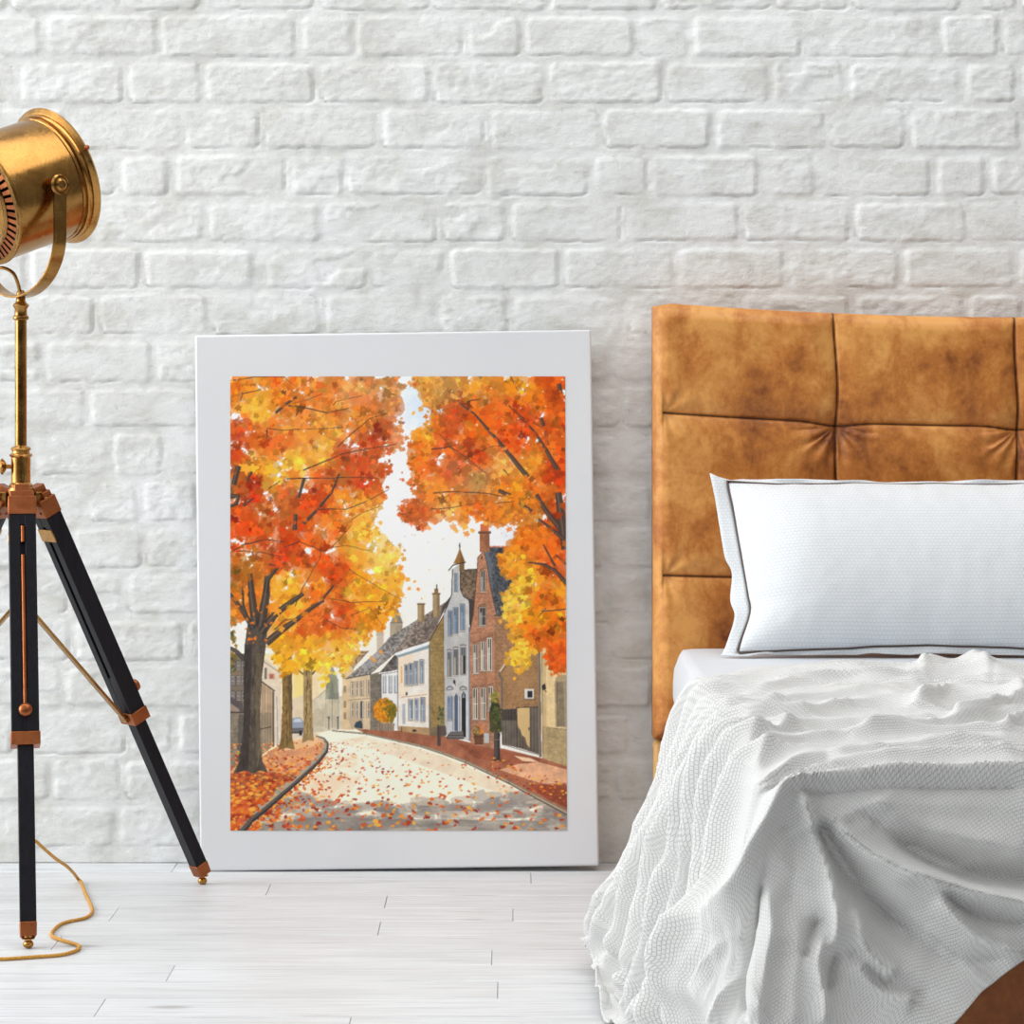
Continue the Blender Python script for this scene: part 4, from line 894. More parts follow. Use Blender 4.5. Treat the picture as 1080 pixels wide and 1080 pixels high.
    w = MB(); w.tube(spline([hc-e*.090-Z*.055, hc-e*.098-Z*.085, b+Vector((-.062, .012, .034)), b+Vector((-.035, -.006, .044)), b+Vector((-.012, -.012, .034)), b+Vector((-.003, -.007, .012)), b+Vector((0, -.003, -.006))], 8), .0033, 10)
    w.build('head_flex', gold, root)
    # ---- power cord down the middle and over the floor
    r = .0031
    pts = [c0+Z*.53, c0+Vector((.012, -.012, .42)), c0+Vector((.010, -.026, .28)), at(30, 876, 4.64), at(40, 889, 4.67), at(58, 905, 4.77), at(72, 915, 4.86)]
    pts[-1].z = max(pts[-1].z, .025)
    for x, y in ((83, 928), (90, 942), (96, 955), (97, 962), (90, 968), (72, 972), (62, 976), (55, 983), (56, 988), (67, 992), (80, 996), (84, 999), (79, 1003), (64, 1007), (40, 1009), (0, 1011.5), (-50, 1012), (-120, 1009)): pts.append(onfloor(x, y, r))
    w = MB(); w.tube([Vector((p.x, p.y, max(p.z, r))) for p in spline(pts, 7)], r, 10); w.build('power_cord', cordm, root, label='gold fabric cord trailing over the floor')
build_lamp()
# ------------------------------------------------------------------ bed: tan leather frame, mattress, pillow, blanket
XL, XR = .278, 1.70                      # headboard left and right edges
def leather(name, c1, c2, c3):
    m = NT(name, rough=.46, spec=.4)
    co = m.coord('Object')
    a = m.noise(co, 4.2, 5, .6, .5); b = m.noise(m.mapping(co, (1.3, 1, .8)), 11, 6, .65, .4); f = m.noise(co, 60, 5, .7)
    pore = m.n('ShaderNodeTexVoronoi'); m.l(co, pore.inputs['Vector']); pore.inputs['Scale'].default_value = 420
    mixn = m.math('ADD', m.math('MULTIPLY', a, .5), m.math('ADD', m.math('MULTIPLY', b, .33), m.math('MULTIPLY', f, .17)))
    c = m.ramp(mixn, [(.38, c3), (.485, c2), (.58, c1)])
    return m, c, pore, f, b
def leather_mat(name, c1, c2, c3):
    m, c, pore, f, b = leather(name, c1, c2, c3)
    m.set('Base Color', c); m.bump(m.math('ADD', m.math('MULTIPLY', pore.outputs['Distance'], .35), f), .16, .0016)
    m.set('Roughness', m.ramp(b, [(.3, (.54,)*3+(1,)), (.7, (.4,)*3+(1,))])); return m.m

def build_bed():
    root = thing('bed', 'bed with tufted tan leather headboard standing against the brick wall', 'bed', (1.0, -1.0, 0))
    # -------- headboard: one padded slab, cushions stitched in rows
    yb, yf = -.035, -.115
    n1, n2 = VNoise(31), VNoise(32)
    zt, zb = 1.121, .262
    xv = [XL+.3545*i for i in range(1, 4)]; zs = [.905, .585]
    X = np.concatenate([np.arange(XL, 1.02, .0023), np.linspace(1.02, XR, 110)]); nx, nz = len(X), 350; T = np.linspace(0, 1, nz)
    x, t = np.meshgrid(X, T)
    sag = .030*np.sin(np.clip((x-XL)/(XR-XL), 0, 1)*math.pi)**.9*sstep(.05, .9, t)*1.0
    z = zb+(zt-zb)*t
    dimp = np.zeros_like(x); seam = np.zeros_like(x); puff = np.ones_like(x)
    def vx(i, zz): return xv[i]+(1.121-zz)*.012+.003*np.sin(zz*21+i)
    gz = [np.full_like(x, q) for q in zs]
    for j in range(2):
        for i in range(3): gz[j] = gz[j]-.0085*np.exp(-((x-vx(i, zs[j]))/.045)**2)
    dv = np.min([np.abs(x-vx(i, z)) for i in range(3)], 0); dh = np.min([np.abs(z-g) for g in gz], 0)
    inx = sstep(XL+.012, XL+.022, x)*(1-sstep(XR-.022, XR-.012, x))
    dh = np.where(inx > .5, dh, .2)
    de = np.minimum(np.minimum(x-XL, XR-x), np.minimum(zt-z, z-zb))
    off = .010*(1-np.exp(-dv/.022))*(1-np.exp(-dh/.022))       # soft cushions
    off -= .0065*np.exp(-(dv/.0028)**2)+.0055*np.exp(-(dh/.0028)**2)
    for i in range(3):
        for j in range(2):
            cx, cz = vx(i, zs[j]), zs[j]-.0085
            rx, rz = x-cx, z-cz; r = np.hypot(rx, rz); th = np.arctan2(rz, rx)
            off -= .012*np.exp(-(r/.03)**2)
            low = (np.sin(th) < -.1)
            off += .0032*np.sin(th*15+i*2+n1(th*3, r*20)*4)*np.exp(-((r-.045)/.035)**2)*low
    for j in range(2):                                        # pinched ends of the rows at the left and right border
        for s_ in (XL+.022, XR-.022):
            r = np.hypot(x-s_, z-gz[j]); th = np.arctan2(z-gz[j], x-s_); off -= .006*np.exp(-(r/.028)**2)+.0015*np.sin(th*9)*np.exp(-((r-.035)/.03)**2)
    off += n1(x*9, z*7)*.004+n2(x*26, z*22)*.0016
    Rr = .017; e = np.clip(de/Rr, 0, 1); rnd_ = Rr*(1-np.sqrt(np.clip(1-(1-e)**2, 0, 1)))     # rolled edge
    y = yf-off*sstep(0, .03, de)+rnd_
    crn = np.maximum(0, .035-(x-XL))*np.maximum(0, .030-(zt-z))*9     # softened upper left corner
    zz = z-sag-crn*.9
    V = np.stack([x, y, zz], -1).reshape(-1, 3); fc = grid_faces(nz, nx)
    m, c, pore, f, b = leather('tan_leather', rgb(224, 160, 86), rgb(190, 118, 52), rgb(122, 62, 24))
    # dark brown mixed into the hide along each seam
    mat = m; mat.set('Base Color', c)
    at_ = m.n('ShaderNodeAttribute', attribute_name='stitch')
    mat.set('Base Color', m.mix(at_.outputs['Fac'], c, rgb(52, 26, 14)))
    m.bump(m.math('ADD', m.math('MULTIPLY', pore.outputs['Distance'], .35), f), .16, .0016); m.set('Roughness', m.ramp(b, [(.3, (.54,)*3+(1,)), (.7, (.4,)*3+(1,))]))
    hb = mesh_obj('headboard', V, fc, m.m, root)
    st = np.maximum(np.exp(-(dv/.0019)**4), np.exp(-(dh/.0019)**4)).reshape(-1)
    a = hb.data.attributes.new('stitch', 'FLOAT', 'POINT'); a.data.foreach_set('value', st.astype(np.float32))
    bm = bmesh.new(); bm.from_mesh(hb.data); bm.verts.ensure_lookup_table()
    ring = [i for i in range(nx)]+[j*nx+nx-1 for j in range(1, nz)]+[(nz-1)*nx+i for i in range(nx-2, -1, -1)]+[j*nx for j in range(nz-2, 0, -1)]
    off_ = Vector((0, 0, 0)); back = []
    front = [bm.verts[i] for i in ring]
    for p in front: back.append(bm.verts.new((p.co.x, yb+1.0, p.co.z)))
    for k in range(len(ring)):
        k2 = (k+1) % len(ring); q = bm.faces.new((front[k2], front[k], back[k], back[k2])); q.smooth = True
    bm.faces.new(back[::-1]); bm.normal_update(); bm.to_mesh(hb.data); bm.free()
    # -------- pale lower section of the headboard, behind the mattress
    tan2 = leather_mat('pale_tan_leather', rgb(226, 184, 124), rgb(212, 166, 104), rgb(190, 142, 84))
    w = MB(); w.obox(((XL+XR)/2, -.074, .131), Vector((1, 0, 0)), Vector((0, 1, 0)), Vector((0, 0, 1)), (XR-XL)/2-.001, .034, .127)
    bevel(w.build('lower_panel', tan2, root, smooth=False, label='paler tan leather band under the headboard'), .012, 4)
    # -------- base: rails in brown leather on short feet
    brown = leather_mat('brown_leather', rgb(190, 116, 56), rgb(160, 92, 42), rgb(116, 62, 28))
    xa, xb, yfoot = .36, XR-.07, -1.875
    X1, Y1, Z1 = Vector((1, 0, 0)), Vector((0, 1, 0)), Vector((0, 0, 1))
    def rail(name, x0, x1, y0, y1): 
        w = MB(); w.obox(((x0+x1)/2, (y0+y1)/2, .18), X1, Y1, Z1, (x1-x0)/2, (y1-y0)/2, .10); return bevel(w.build(name, brown, root, smooth=False), .014, 4)
    rail('foot_rail', xa, xb, yfoot, yfoot+.045); rail('side_rail', xa, xa+.045, yfoot+.046, -.118); rail('side_rail', xb-.045, xb, yfoot+.046, -.118)
    w = MB(); w.obox(((xa+xb)/2, (yfoot-.07)/2, .255), X1, Y1, Z1, (xb-xa)/2-.05, (-.14-yfoot)/2-.03, .012); w.build('slat_base', brown, root, smooth=False)
    dark = NT('dark_wood', rough=.5, color=rgb(48, 34, 26)).m
    for fx in (xa+.05, xb-.05):
        for fy in (yfoot+.05, -.2):
            w = MB(); w.lathe((fx, fy, 0), Z1, [(.018, 0), (.026, .08)], 20); w.build('bed_leg', dark, root)
    # -------- mattress under a white fitted sheet
    mr = thing('mattress', 'mattress in a smooth white fitted sheet on the leather bed', 'mattress', (1.0, -1.0, .283))
    m = NT('white_sheet', rough=.8, spec=.2); co = m.coord('Object'); m.set('Base Color', rgb(205, 209, 214)); m.bump(m.noise(co, 420, 2), .1, .0006); sheet = m.m
    x0, x1, y0, y1, z0, z1 = .311, XR-.03, -1.862, -.136, .284, .447
    nu, nv = 120, 150
    # rounded, slightly bellied block: section rings from bottom to top
    V = []; Fc = []; prof = [(0.030, 0), (.018, .012), (.008, .03), (.001, .07), (0, .10), (.002, .125), (.007, .142), (.010, .152), (.014, .159), (.030, .1625)]
    n4 = 160
    def ringpt(ins, q):
        ax, bx, ay, by = x0+ins, x1-ins, y0+ins, y1-ins; R = .022
        q *= 4; sd = int(q) % 4; f_ = q-int(q)
        P = [((ax, ay), (bx, ay)), ((bx, ay), (bx, by)), ((bx, by), (ax, by)), ((ax, by), (ax, ay))][sd]
        px = P[0][0]+(P[1][0]-P[0][0])*f_; py = P[0][1]+(P[1][1]-P[0][1])*f_
        cx = min(max(px, ax+R), bx-R); cy = min(max(py, ay+R), by-R); dx, dy = px-cx, py-cy; L = math.hypot(dx, dy)
        if L > R: px, py = cx+dx/L*R, cy+dy/L*R
        return px, py
    nn = VNoise(51)
    for k, (ins, hh) in enumerate(prof):
        for i in range(n4):
            px, py = ringpt(ins, i/n4); w_ = float(nn(np.array([px*14+py*3]), np.array([hh*30+py*9]))[0])*.005 if 2 < k < 9 else 0
            V.append((px+w_*(1 if px < .8 else 0), py, z0+hh))
    for k in range(len(prof)-1):
        for i in range(n4): j = (i+1) % n4; Fc.append((k*n4+i, k*n4+j, (k+1)*n4+j, (k+1)*n4+i))
    Fc += [tuple(range(n4))[::-1], tuple((len(prof)-1)*n4+i for i in range(n4))]
    mesh_obj('fitted_sheet', V, Fc, sheet, mr, autosmooth=60)

# ------------------------------------------------------------------ woven cloths
def weave(name, base, dash, pitch, rough=.85, dark=.55, bstr=.5, bd=.0016):
    m = NT(name, rough=rough, spec=.15)
    uv = m.coord('UV')
    b = m.n('ShaderNodeTexBrick'); m.l(uv, b.inputs['Vector']); b.offset = .5; b.inputs['Scale'].default_value = 1.0
    b.inputs['Brick Width'].default_value = pitch; b.inputs['Row Height'].default_value = pitch*.82; b.inputs['Mortar Size'].default_value = pitch*.10; b.inputs['Mortar Smooth'].default_value = .9
    co = m.coord('Object'); n = m.noise(co, 260, 3, .6); big = m.noise(co, 5, 4)
    fac = m.math('MULTIPLY', b.outputs['Fac'], m.ramp(n, [(.3, (dark*.35,)*3+(1,)), (.7, (dark,)*3+(1,))]))
    c = m.mix(fac, m.ramp(big, [(.3, base), (.7, tuple(min(1, v*1.05) for v in base[:3])+(1,))]), dash)
    m.set('Base Color', c)
    m.set('Sheen Weight', .15)
    h = m.math('SUBTRACT', m.math('MULTIPLY', n, .35), b.outputs['Fac']); m.bump(h, bstr, bd)
    return m.m

def build_pillow():
    D = 4.86
    q = D/F
    base = at(762, 692, D); base.z = .4505
    root = thing('pillow', 'white waffle-weave pillow with dark piping propped against the leather headboard', 'pillow', tuple(base))
    up = Vector((0, .145, .34)).normalized(); rt = Vector((1, 0, .0)); nr = rt.cross(up)
    if nr.y > 0: nr = -nr
    # outline of the stuffed body: local (a, b) in metres, a along the pillow, b up its slope
    sc = q; upz = 1/up.z
    def loc(px, py): return ((px-762)*sc, (692-py)*sc*upz*.985)
    left = [loc(*p) for p in ((777, 690), (782, 676), (792.5, 648), (791, 630), (787, 600), (782, 565), (778, 538), (774.5, 520), (773, 509))]
    flng = [loc(*p) for p in ((760, 693), (766, 681), (776, 652), (772.5, 634), (775, 606), (768, 590), (764, 562), (760, 532), (754.5, 500))]
    def pw(pts, t):
        pts = np.array(pts); L = np.concatenate([[0], np.cumsum(np.hypot(*np.diff(pts, axis=0).T))]); L /= L[-1]
        return np.stack([np.interp(t, L, pts[:, 0]), np.interp(t, L, pts[:, 1])], -1)
    W = .77; nz_, nw = 64, 150
    nn, n2 = VNoise(61), VNoise(62)
    v = np.linspace(0, 1, nz_); u = np.linspace(0, 1, nw)
    def smooth(pts): return [(p.x, p.y) for p in spline([Vector((a, b, 0)) for a, b in pts], 6)]
    lb = pw(smooth(left), v); rb = lb.copy(); rb[:, 0] = W-rb[:, 0]
    uu, vv = np.meshgrid(u, v)
    A = lb[:, None, 0]*(1-uu)+rb[:, None, 0]*uu
    bot = np.interp(u, [0, .06, .5, .94, 1], [0, .003, .017, .003, 0])+nn(u*14, u*0)*.003*np.sin(u*math.pi); topo = np.interp(u, [0, .05, .14, .5, .86, .95, 1], [0, -.003, -.007, -.006, -.007, -.003, 0])+n2(u*9, u*0)*.004*np.sin(u*math.pi)
    Bv = lb[:, None, 1]+bot[None]*(1-vv)+topo[None]*vv
    ed = np.minimum(np.minimum(uu*2.0, (1-uu)*2.0), 1); eu = 1-(1-np.clip(np.minimum(uu, 1-uu)/.22, 0, 1))**2.2; ev = 1-(1-np.clip(np.minimum(vv*.95, (1-vv)*1.0)/.5, 0, 1))**2.1
    th = (eu*ev)**.62
    wr = nn(uu*18+vv*5, vv*7)*.006*(1-th)+n2(uu*34, vv*18)*.0025*(1-th*.6)
    front = .088*th+wr*sstep(0, .15, th); back = -.062*th
    O = np.array(base)+np.array(nr)*.004
    R_, U_, N_ = np.array(rt), np.array(up), np.array(nr)
    def pos(a, b, c): return O+a[..., None]*R_+b[..., None]*U_+c[..., None]*N_
    Vf = pos(A, Bv, front).reshape(-1, 3); Vb = pos(A, Bv, back).reshape(-1, 3)
    fcf = grid_faces(nz_, nw); fcb = fcf[:, ::-1]+len(Vf)
    V = np.concatenate([Vf, Vb]); V[:, 2] = np.maximum(V[:, 2], .4495); fc = np.concatenate([fcf, fcb])
    uvg = np.stack([A, Bv], -1).reshape(-1, 2); uvs = np.concatenate([uvg, uvg])[fc.ravel()]
    mat = weave('white_waffle_cotton', rgb(225, 228, 231), rgb(150, 170, 176), .0076, dark=.45, bstr=.45, bd=.0012)
    body = mesh_obj('cushion_body', V, fc, mat, root, uvs=uvs)
    bm = bmesh.new(); bm.from_mesh(body.data); bmesh.ops.remove_doubles(bm, verts=bm.verts, dist=.0004); bm.to_mesh(body.data); bm.free()
    # flat flange all round, wavy, and the dark piping along its seam
    def rim(seq): return np.array(seq)
    inner = np.concatenate([np.stack([A[:, 0], Bv[:, 0]], -1)[::-1], np.stack([A[0, :], Bv[0, :]], -1)[1:], np.stack([A[:, -1], Bv[:, -1]], -1)[1:], np.stack([A[-1, ::-1], Bv[-1, ::-1]], -1)[1:-1]])
    lf = pw(smooth(flng), v); rf = lf.copy(); rf[:, 0] = W-rf[:, 0]
    ub = np.linspace(lf[0, 0], rf[0, 0], nw); ut = np.linspace(lf[-1, 0], rf[-1, 0], nw)
    bo = np.interp(u, [0, .05, .12, .5, 1], [lf[0, 1], -.004, .003, .003, lf[0, 1]])+nn(u*22, u*0+3)*.004
    to = np.interp(u, [0, .04, .08, .5, .92, .96, 1], [lf[-1, 1], Bv[-1].max()+.002, Bv[-1].mean()+.012, Bv[-1].mean()+.006, Bv[-1].mean()+.012, Bv[-1].max()+.002, lf[-1, 1]])+n2(u*16, u*0+3)*.004
    outer = np.concatenate([lf[::-1], np.stack([ub, bo], -1)[1:], rf[1:], np.stack([ut, to], -1)[::-1][1:-1]])
    n = len(inner); k = 5; V = []; uvp = []
    for i in range(k):
        t = i/(k-1); p = inner*(1-t)+outer*t; ph = np.arange(n)*.21
        c = (-.002+.0035*np.sin(ph*1.3)+.004*np.sin(ph*.47+1))*t+nn(ph*.8, ph*0+t)*.006*t
        V.append(pos(p[:, 0], p[:, 1], c)); uvp.append(p)
    V = np.concatenate(V); uvp = np.concatenate(uvp)
    fc = np.array([(i*n+j, i*n+(j+1) % n, (i+1)*n+(j+1) % n, (i+1)*n+j) for i in range(k-1) for j in range(n)])
    V[:, 2] = np.maximum(V[:, 2], .4525)
    fl = mesh_obj('flange', V, fc, mat, root, uvs=uvp[fc.ravel()])
    s = fl.modifiers.new('thickness', 'SOLIDIFY'); s.thickness = .0022; s.offset = 0
    P = pos(inner[:, 0], inner[:, 1], np.full(n, .0022))
    P = P[::2]; P[:, 2] = np.maximum(P[:, 2], .4545)
    m = NT('taupe_piping', rough=.7, spec=.2, color=rgb(96, 84, 78)).m
    w = MB(); w.tube([Vector(p) for p in P], .0021, 8, closed=True); w.build('piping', m, root, label='thin dark taupe piping along the pillow seam')
build_bed(); build_pillow()
# ------------------------------------------------------------------ rumpled blanket over the bed
def build_blanket():
    zt = .470
    Cx, Cy = .322, -1.885                     # where the cloth turns over the bed's left side and over its foot
    root_loc_ = (1.0, -1.0, .46)
    def table(rows):                          # (drop, out) -> arc length tables
        r = np.array(rows, float); L = np.concatenate([[0], np.cumsum(np.hypot(*np.diff(r, axis=0).T))]); return L, r[:, 0], r[:, 1]
    left = table([(0, 0), (.003, .012), (.012, .022), (.03, .030), (.08, .043), (.15, .066), (.22, .098), (.29, .130), (.36, .152), (.42, .178), (.45, .200), (.464, .226), (.466, .60)])
    foot = table([(0, 0), (.003, .012), (.012, .022), (.03, .030), (.08, .042), (.15, .060), (.25, .085), (.35, .115), (.44, .150), (.466, .175), (.466, .60)])
    right = table([(0, 0), (.003, .010), (.012, .016), (.03, .02), (.4, .03)])
    # cloth axes: a = across the bed (0 at the left side's edge), b = towards the foot (0 at the foot's edge)
    # left part a<0 hangs, b>0 hangs at the foot
    a = np.concatenate([np.arange(-.62, .66, .0042), np.arange(.66, 1.72, .016)])
    ta = 1.37                                 # right edge
    b = np.arange(-1.17, .56, .0042)
    aa, bb = np.meshgrid(a, b)
    hem = np.interp(a, [-.62, -.2, -.05, .0, .06, .13, .2, .26, .31, .36, .5, .8, 1.4, 1.75], [.62, .62, .60, .56, .50, .42, .345, .285, .255, .235, .225, .22, .22, .22])
    head = np.interp(a, [-.62, -.45, -.3, -.15, -.05, .0, .12, .2, .35, .45, .6, .8, 1.75], [-1.00, -1.02, -1.06, -1.10, -1.12, -1.115, -1.135, -1.14, -1.125, -1.15, -1.17, -1.14, -1.15])
    nn, n2, n3 = VNoise(71), VNoise(72), VNoise(73)
    hem = hem+n2(a*9, a*0)*.018; head = head+nn(a*7, a*0+4)*.018
    t = (bb-b[0])/(b[-1]-b[0]); bb = head[None]+(hem-head)[None]*t
    # left length varies: side hem
    lim = np.interp(bb, [-1.2, -1.05, -.92, -.80, -.70, -.58, -.42, -.2, 0, .5], [-.440, -.465, -.505, -.545, -.565, -.565, -.55, -.54, -.55, -.60])+n3(bb*6, bb*0)*.012
    neg = aa < 0; aa = np.where(neg, aa*(lim/-.62), aa)
    s = np.maximum(-aa, 0); q = np.maximum(bb, 0)
    rho = np.hypot(s, q); phi = np.arctan2(q, s)          # 0 = left, pi/2 = foot
    dl, ol = np.interp(rho, left[0], left[1]), np.interp(rho, left[0], left[2])
    df, of = np.interp(rho, foot[0], foot[1]), np.interp(rho, foot[0], foot[2])
    wgt = np.where(rho > 1e-9, np.sin(phi)**2, 0)
    drop = dl*(1-wgt)+df*wgt; out = ol*(1-wgt)+of*wgt
    # the head end of the side hangs closer, the middle flares
    out = out*np.where(s > 0, 1+(np.interp(bb, [-1.15, -.95, -.80, -.68, -.56, -.42, -.25, 0, .3], [1.04, .90, .78, .75, .70, .60, .52, .55, .8])-1)*sstep(.03, .25, s), 1)
    x = Cx+np.maximum(aa, 0)-out*np.cos(phi)*(rho > 0); y = Cy-np.minimum(bb, 0)-out*np.sin(phi)*(rho > 0)
    z = zt-drop
    over = np.maximum(aa-ta, 0); x = np.where(aa > ta, Cx+ta+np.interp(over, right[0], right[2]), x); z = np.where(aa > ta, z-np.interp(over, right[0], right[1]), z)
    def normals(P):
        du = np.gradient(P, axis=1); dv = np.gradient(P, axis=0); N = np.cross(dv, du); N /= np.linalg.norm(N, axis=-1, keepdims=True)+1e-12
        return N
    P = np.stack([x, y, z], -1)
    N = normals(P)
    # smooth the normals near the corner
    for _ in range(14): 
        N[1:-1] = (N[:-2]+N[1:-1]*2+N[2:])/4; N[:, 1:-1] = (N[:, :-2]+N[:, 1:-1]*2+N[:, 2:])/4
    N /= np.linalg.norm(N, axis=-1, keepdims=True)
    D = y+D0; sx = 540+F*x/D; sy = CY+F*(H-z)/D
    disp = np.zeros_like(x)
    # a wandering warp makes the fold lines less regular
    wx = nn(sx/46, sy/34)*9+n2(sx/19, sy/15)*3.0; wy = n2(sx/52, sy/30)*8+n3(sx/17, sy/13)*2.6
    sxw, syw = sx+wx*.6, sy+wy*.5
    def near(pts, X_, Y_):
        """distance to a polyline, signed (+ on its right-hand side going along it), and position 0..1"""
        pts = np.array(pts, float); seg = np.diff(pts, axis=0); L = np.hypot(*seg.T); cum = np.concatenate([[0], np.cumsum(L)]); best = np.full(X_.shape, 1e9); sg = np.ones_like(best); tt = np.zeros_like(best)
        for (p, d, l, c) in zip(pts[:-1], seg, L, cum[:-1]):
            u = np.clip(((X_-p[0])*d[0]+(Y_-p[1])*d[1])/(l*l), 0, 1); ex = X_-p[0]-u*d[0]; ey = Y_-p[1]-u*d[1]; dist = np.hypot(ex, ey)
            m = dist < best; best = np.where(m, dist, best); sg = np.where(m, np.sign(d[0]*ey-d[1]*ex), sg); tt = np.where(m, (c+u*l)/cum[-1], tt)
        return best, sg, tt
    def sm(pts): return [(p.x, p.y) for p in spline([Vector((u, v, 0)) for u, v in pts], 5)]
    def fold(pts, amp, wl, wr, fade=(.12, .12), lift=True, pw=1.5, warp=1.):
        """crest along pts (photo rows); amp in metres, wl / wr = widths on the left and right of its direction"""
        nonlocal disp
        bx0, bx1 = min(p[0] for p in pts)-60, max(p[0] for p in pts)+60; by0, by1 = min(p[1] for p in pts)-70, max(p[1] for p in pts)+70
        m = (sx > bx0) & (sx < bx1) & (sy > by0) & (sy < by1)
        if not m.any(): return
        X_ = sx[m]+wx[m]*.35*warp; Y_ = sy[m]+wy[m]*.35*warp
        if lift: Y_ = Y_-max(amp, 0)*F/D[m]*np.clip(N[..., 2][m], 0, 1)
        d, sg, tt = near(sm(pts), X_, Y_)
        w = np.where(sg > 0, wr, wl)
        f0 = sstep(0, fade[0], tt) if fade[0] > 0 else 1.; f1 = 1-sstep(1-fade[1], 1, tt) if fade[1] > 0 else 1.
        disp[m] += amp*np.exp(-(d/w)**pw)*(.25+.75*f0)*(.25+.75*f1)
    # ---- folds lying across the bed (far to near); direction left to right, right-hand side = nearer
    A = .019
    fold([(742, 722), (765, 711), (800, 706), (850, 704), (905, 706), (950, 700), (985, 694), (1030, 696), (1090, 699)], .010, 7, 7, warp=.45)
    fold([(965, 702), (985, 692), (1008, 686), (1030, 695), (1050, 704)], .020, 7, 7, warp=.45)
    fold([(790, 722), (840, 714), (890, 710), (925, 711), (990, 706), (1040, 707), (1090, 710)], A*.8, 7, 2.4, warp=.45)
    fold([(750, 742), (800, 738), (850, 731), (905, 726), (960, 720), (990, 722)], A*.7, 7, 2.4, warp=.45)
    fold([(960, 738), (985, 730), (1002, 722), (1040, 724), (1090, 728)], A*1.1, 6, 2.4, warp=.45)
    fold([(765, 757), (800, 752), (845, 750), (905, 739), (950, 738), (1000, 740)], A*.85, 6, 2.4, warp=.45)
    fold([(1000, 752), (1040, 745), (1066, 733), (1090, 729)], A*1.2, 6, 2.4, warp=.45)
    fold([(775, 782), (800, 774), (835, 762), (860, 758), (930, 755), (1000, 753)], A, 6, 2.4, warp=.45)
    fold([(900, 776), (960, 768), (1010, 758), (1060, 748), (1090, 745)], A*.9, 6, 2.4, warp=.45)
    fold([(1060, 762), (1073, 752), (1090, 747)], A*1.1, 5, 2.4, warp=.45)
    fold([(784, 797), (810, 785), (850, 777), (905, 773), (970, 769), (1030, 766), (1090, 762)], A, 6, 2.4, warp=.45)
    fold([(795, 812), (822, 800), (850, 792), (900, 788), (960, 783), (1030, 778), (1090, 776)], A*.9, 6, 2.4, warp=.45)
    fold([(800, 824), (830, 808), (860, 800), (910, 797), (970, 793), (1030, 790), (1090, 789)], A*.8, 5, 2.4, warp=.45)
    fold([(806, 842), (820, 826), (838, 815), (865, 810), (920, 805.5), (1000, 801.5), (1090, 799)], .024, 4, 9, fade=(.1, 0), pw=1.8, warp=.45)
    fold([(838, 834), (870, 834), (930, 830), (1000, 829), (1090, 829)], -.011, 4, 7, lift=False, warp=.45)
    fold([(812, 829), (826, 819), (850, 811), (880, 806)], -.014, 4, 4, lift=False, warp=.45)
    # ---- folds hanging down the left side: each stands at its own place along the bed and deepens towards the floor
    side = sstep(-.15, .10, -aa)*(1-sstep(.12, .3, bb))
    for bi, am, wf, wn, lean in ((-1.075, .012, .03, .030, .05), (-.965, .034, .040, .030, .10), (-.835, .040, .042, .030, .16), (-.70, .046, .044, .030, .20), (-.575, .050, .044, .028, .20), (-.455, .048, .040, .028, .16), (-.34, .054, .044, .028, .10), (-.215, .056, .045, .030, .02), (-.09, .050, .045, .034, -.05)):
        cb = bi-lean*(s-.1)+nn(s*7+bi*9, s*0+bi*3)*.05
        d = bb-cb; g = np.exp(-np.abs(d/np.where(d > 0, wn*.62, wf*1.1))**1.6)
        disp += side*am*g*(.92+.45*np.clip(s/.45, 0, 1))*(1-.65*sstep(.45, .56, s))*(1+n2(s*9+bi*7, s*0)*.5)
    disp -= side*.016
    # swag creases across the hanging side, where it bulges
    # bulge resting on the floor
    fold([(640, 995), (628, 1020), (632, 1050), (648, 1068)], .026, 22, 22, fade=(.2, .2), lift=False, pw=2)
    fold([(650, 985), (634, 995), (625, 1002)], -.014, 4, 5, lift=False)
    fold([(660, 1010), (672, 1024), (682, 1036)], -.012, 6, 6, lift=False)
    fold([(655, 1062), (664, 1056), (676, 1046)], -.010, 5, 5, lift=False)
    # ---- the corner and the foot
    fold([(834, 822), (815, 850), (800, 880), (786, 915), (765, 960), (750, 1010), (742, 1080)], 0.0351, 10, 8, lift=False)
    fold([(806, 925), (796, 955), (786, 985), (781, 1020), (784, 1080)], -0.0270, 9, 9, lift=False)
    fold([(806, 930), (812, 970), (806, 1020), (800, 1080)], 0.0216, 9, 14, lift=False)
    fold([(826, 860), (838, 890), (836, 930), (832, 960)], -0.0081, 10, 10, lift=False)
    fold([(842, 830), (852, 862), (864, 900), (874, 940), (880, 985), (872, 1000)], 0.0351, 9, 6, fade=(.1, .15), lift=False)
    fold([(862, 858), (884, 895), (914, 935), (950, 972), (985, 1000)], -0.0520, 9, 20, fade=(.1, .3), lift=False)
    fold([(860, 852), (886, 878), (920, 902), (965, 923), (1020, 940), (1090, 956)], 0.0324, 8, 10, fade=(.15, 0), lift=False)
    fold([(930, 872), (985, 905), (1030, 920), (1090, 928)], -0.0480, 22, 9, fade=(.3, 0), lift=False)
    fold([(915, 840), (955, 868), (1000, 882), (1090, 900)], 0.0135, 14, 16, lift=False)
    fold([(985, 942), (1000, 962), (1025, 983), (1055, 1000), (1085, 1006)], 0.0230, 7, 9, lift=False)
    fold([(992, 938), (1015, 958), (1045, 970), (1090, 974)], -0.0189, 7, 6, lift=False)
    fold([(900, 955), (908, 990), (918, 1010), (945, 1030)], 0.0243, 10, 9, lift=False)
    fold([(862, 968), (856, 990), (850, 1010)], -0.0200, 8, 8, lift=False)
    fold([(866, 985), (862, 1010), (866, 1045), (868, 1085)], 0.0270, 7, 8, lift=False)
    fold([(835, 965), (842, 1000), (836, 1040), (834, 1085)], 0.0108, 9, 9, lift=False)
    fold([(890, 1000), (905, 1008), (918, 1022), (930, 1036), (955, 1046), (985, 1052)], -0.0120, 9, 12, lift=False)
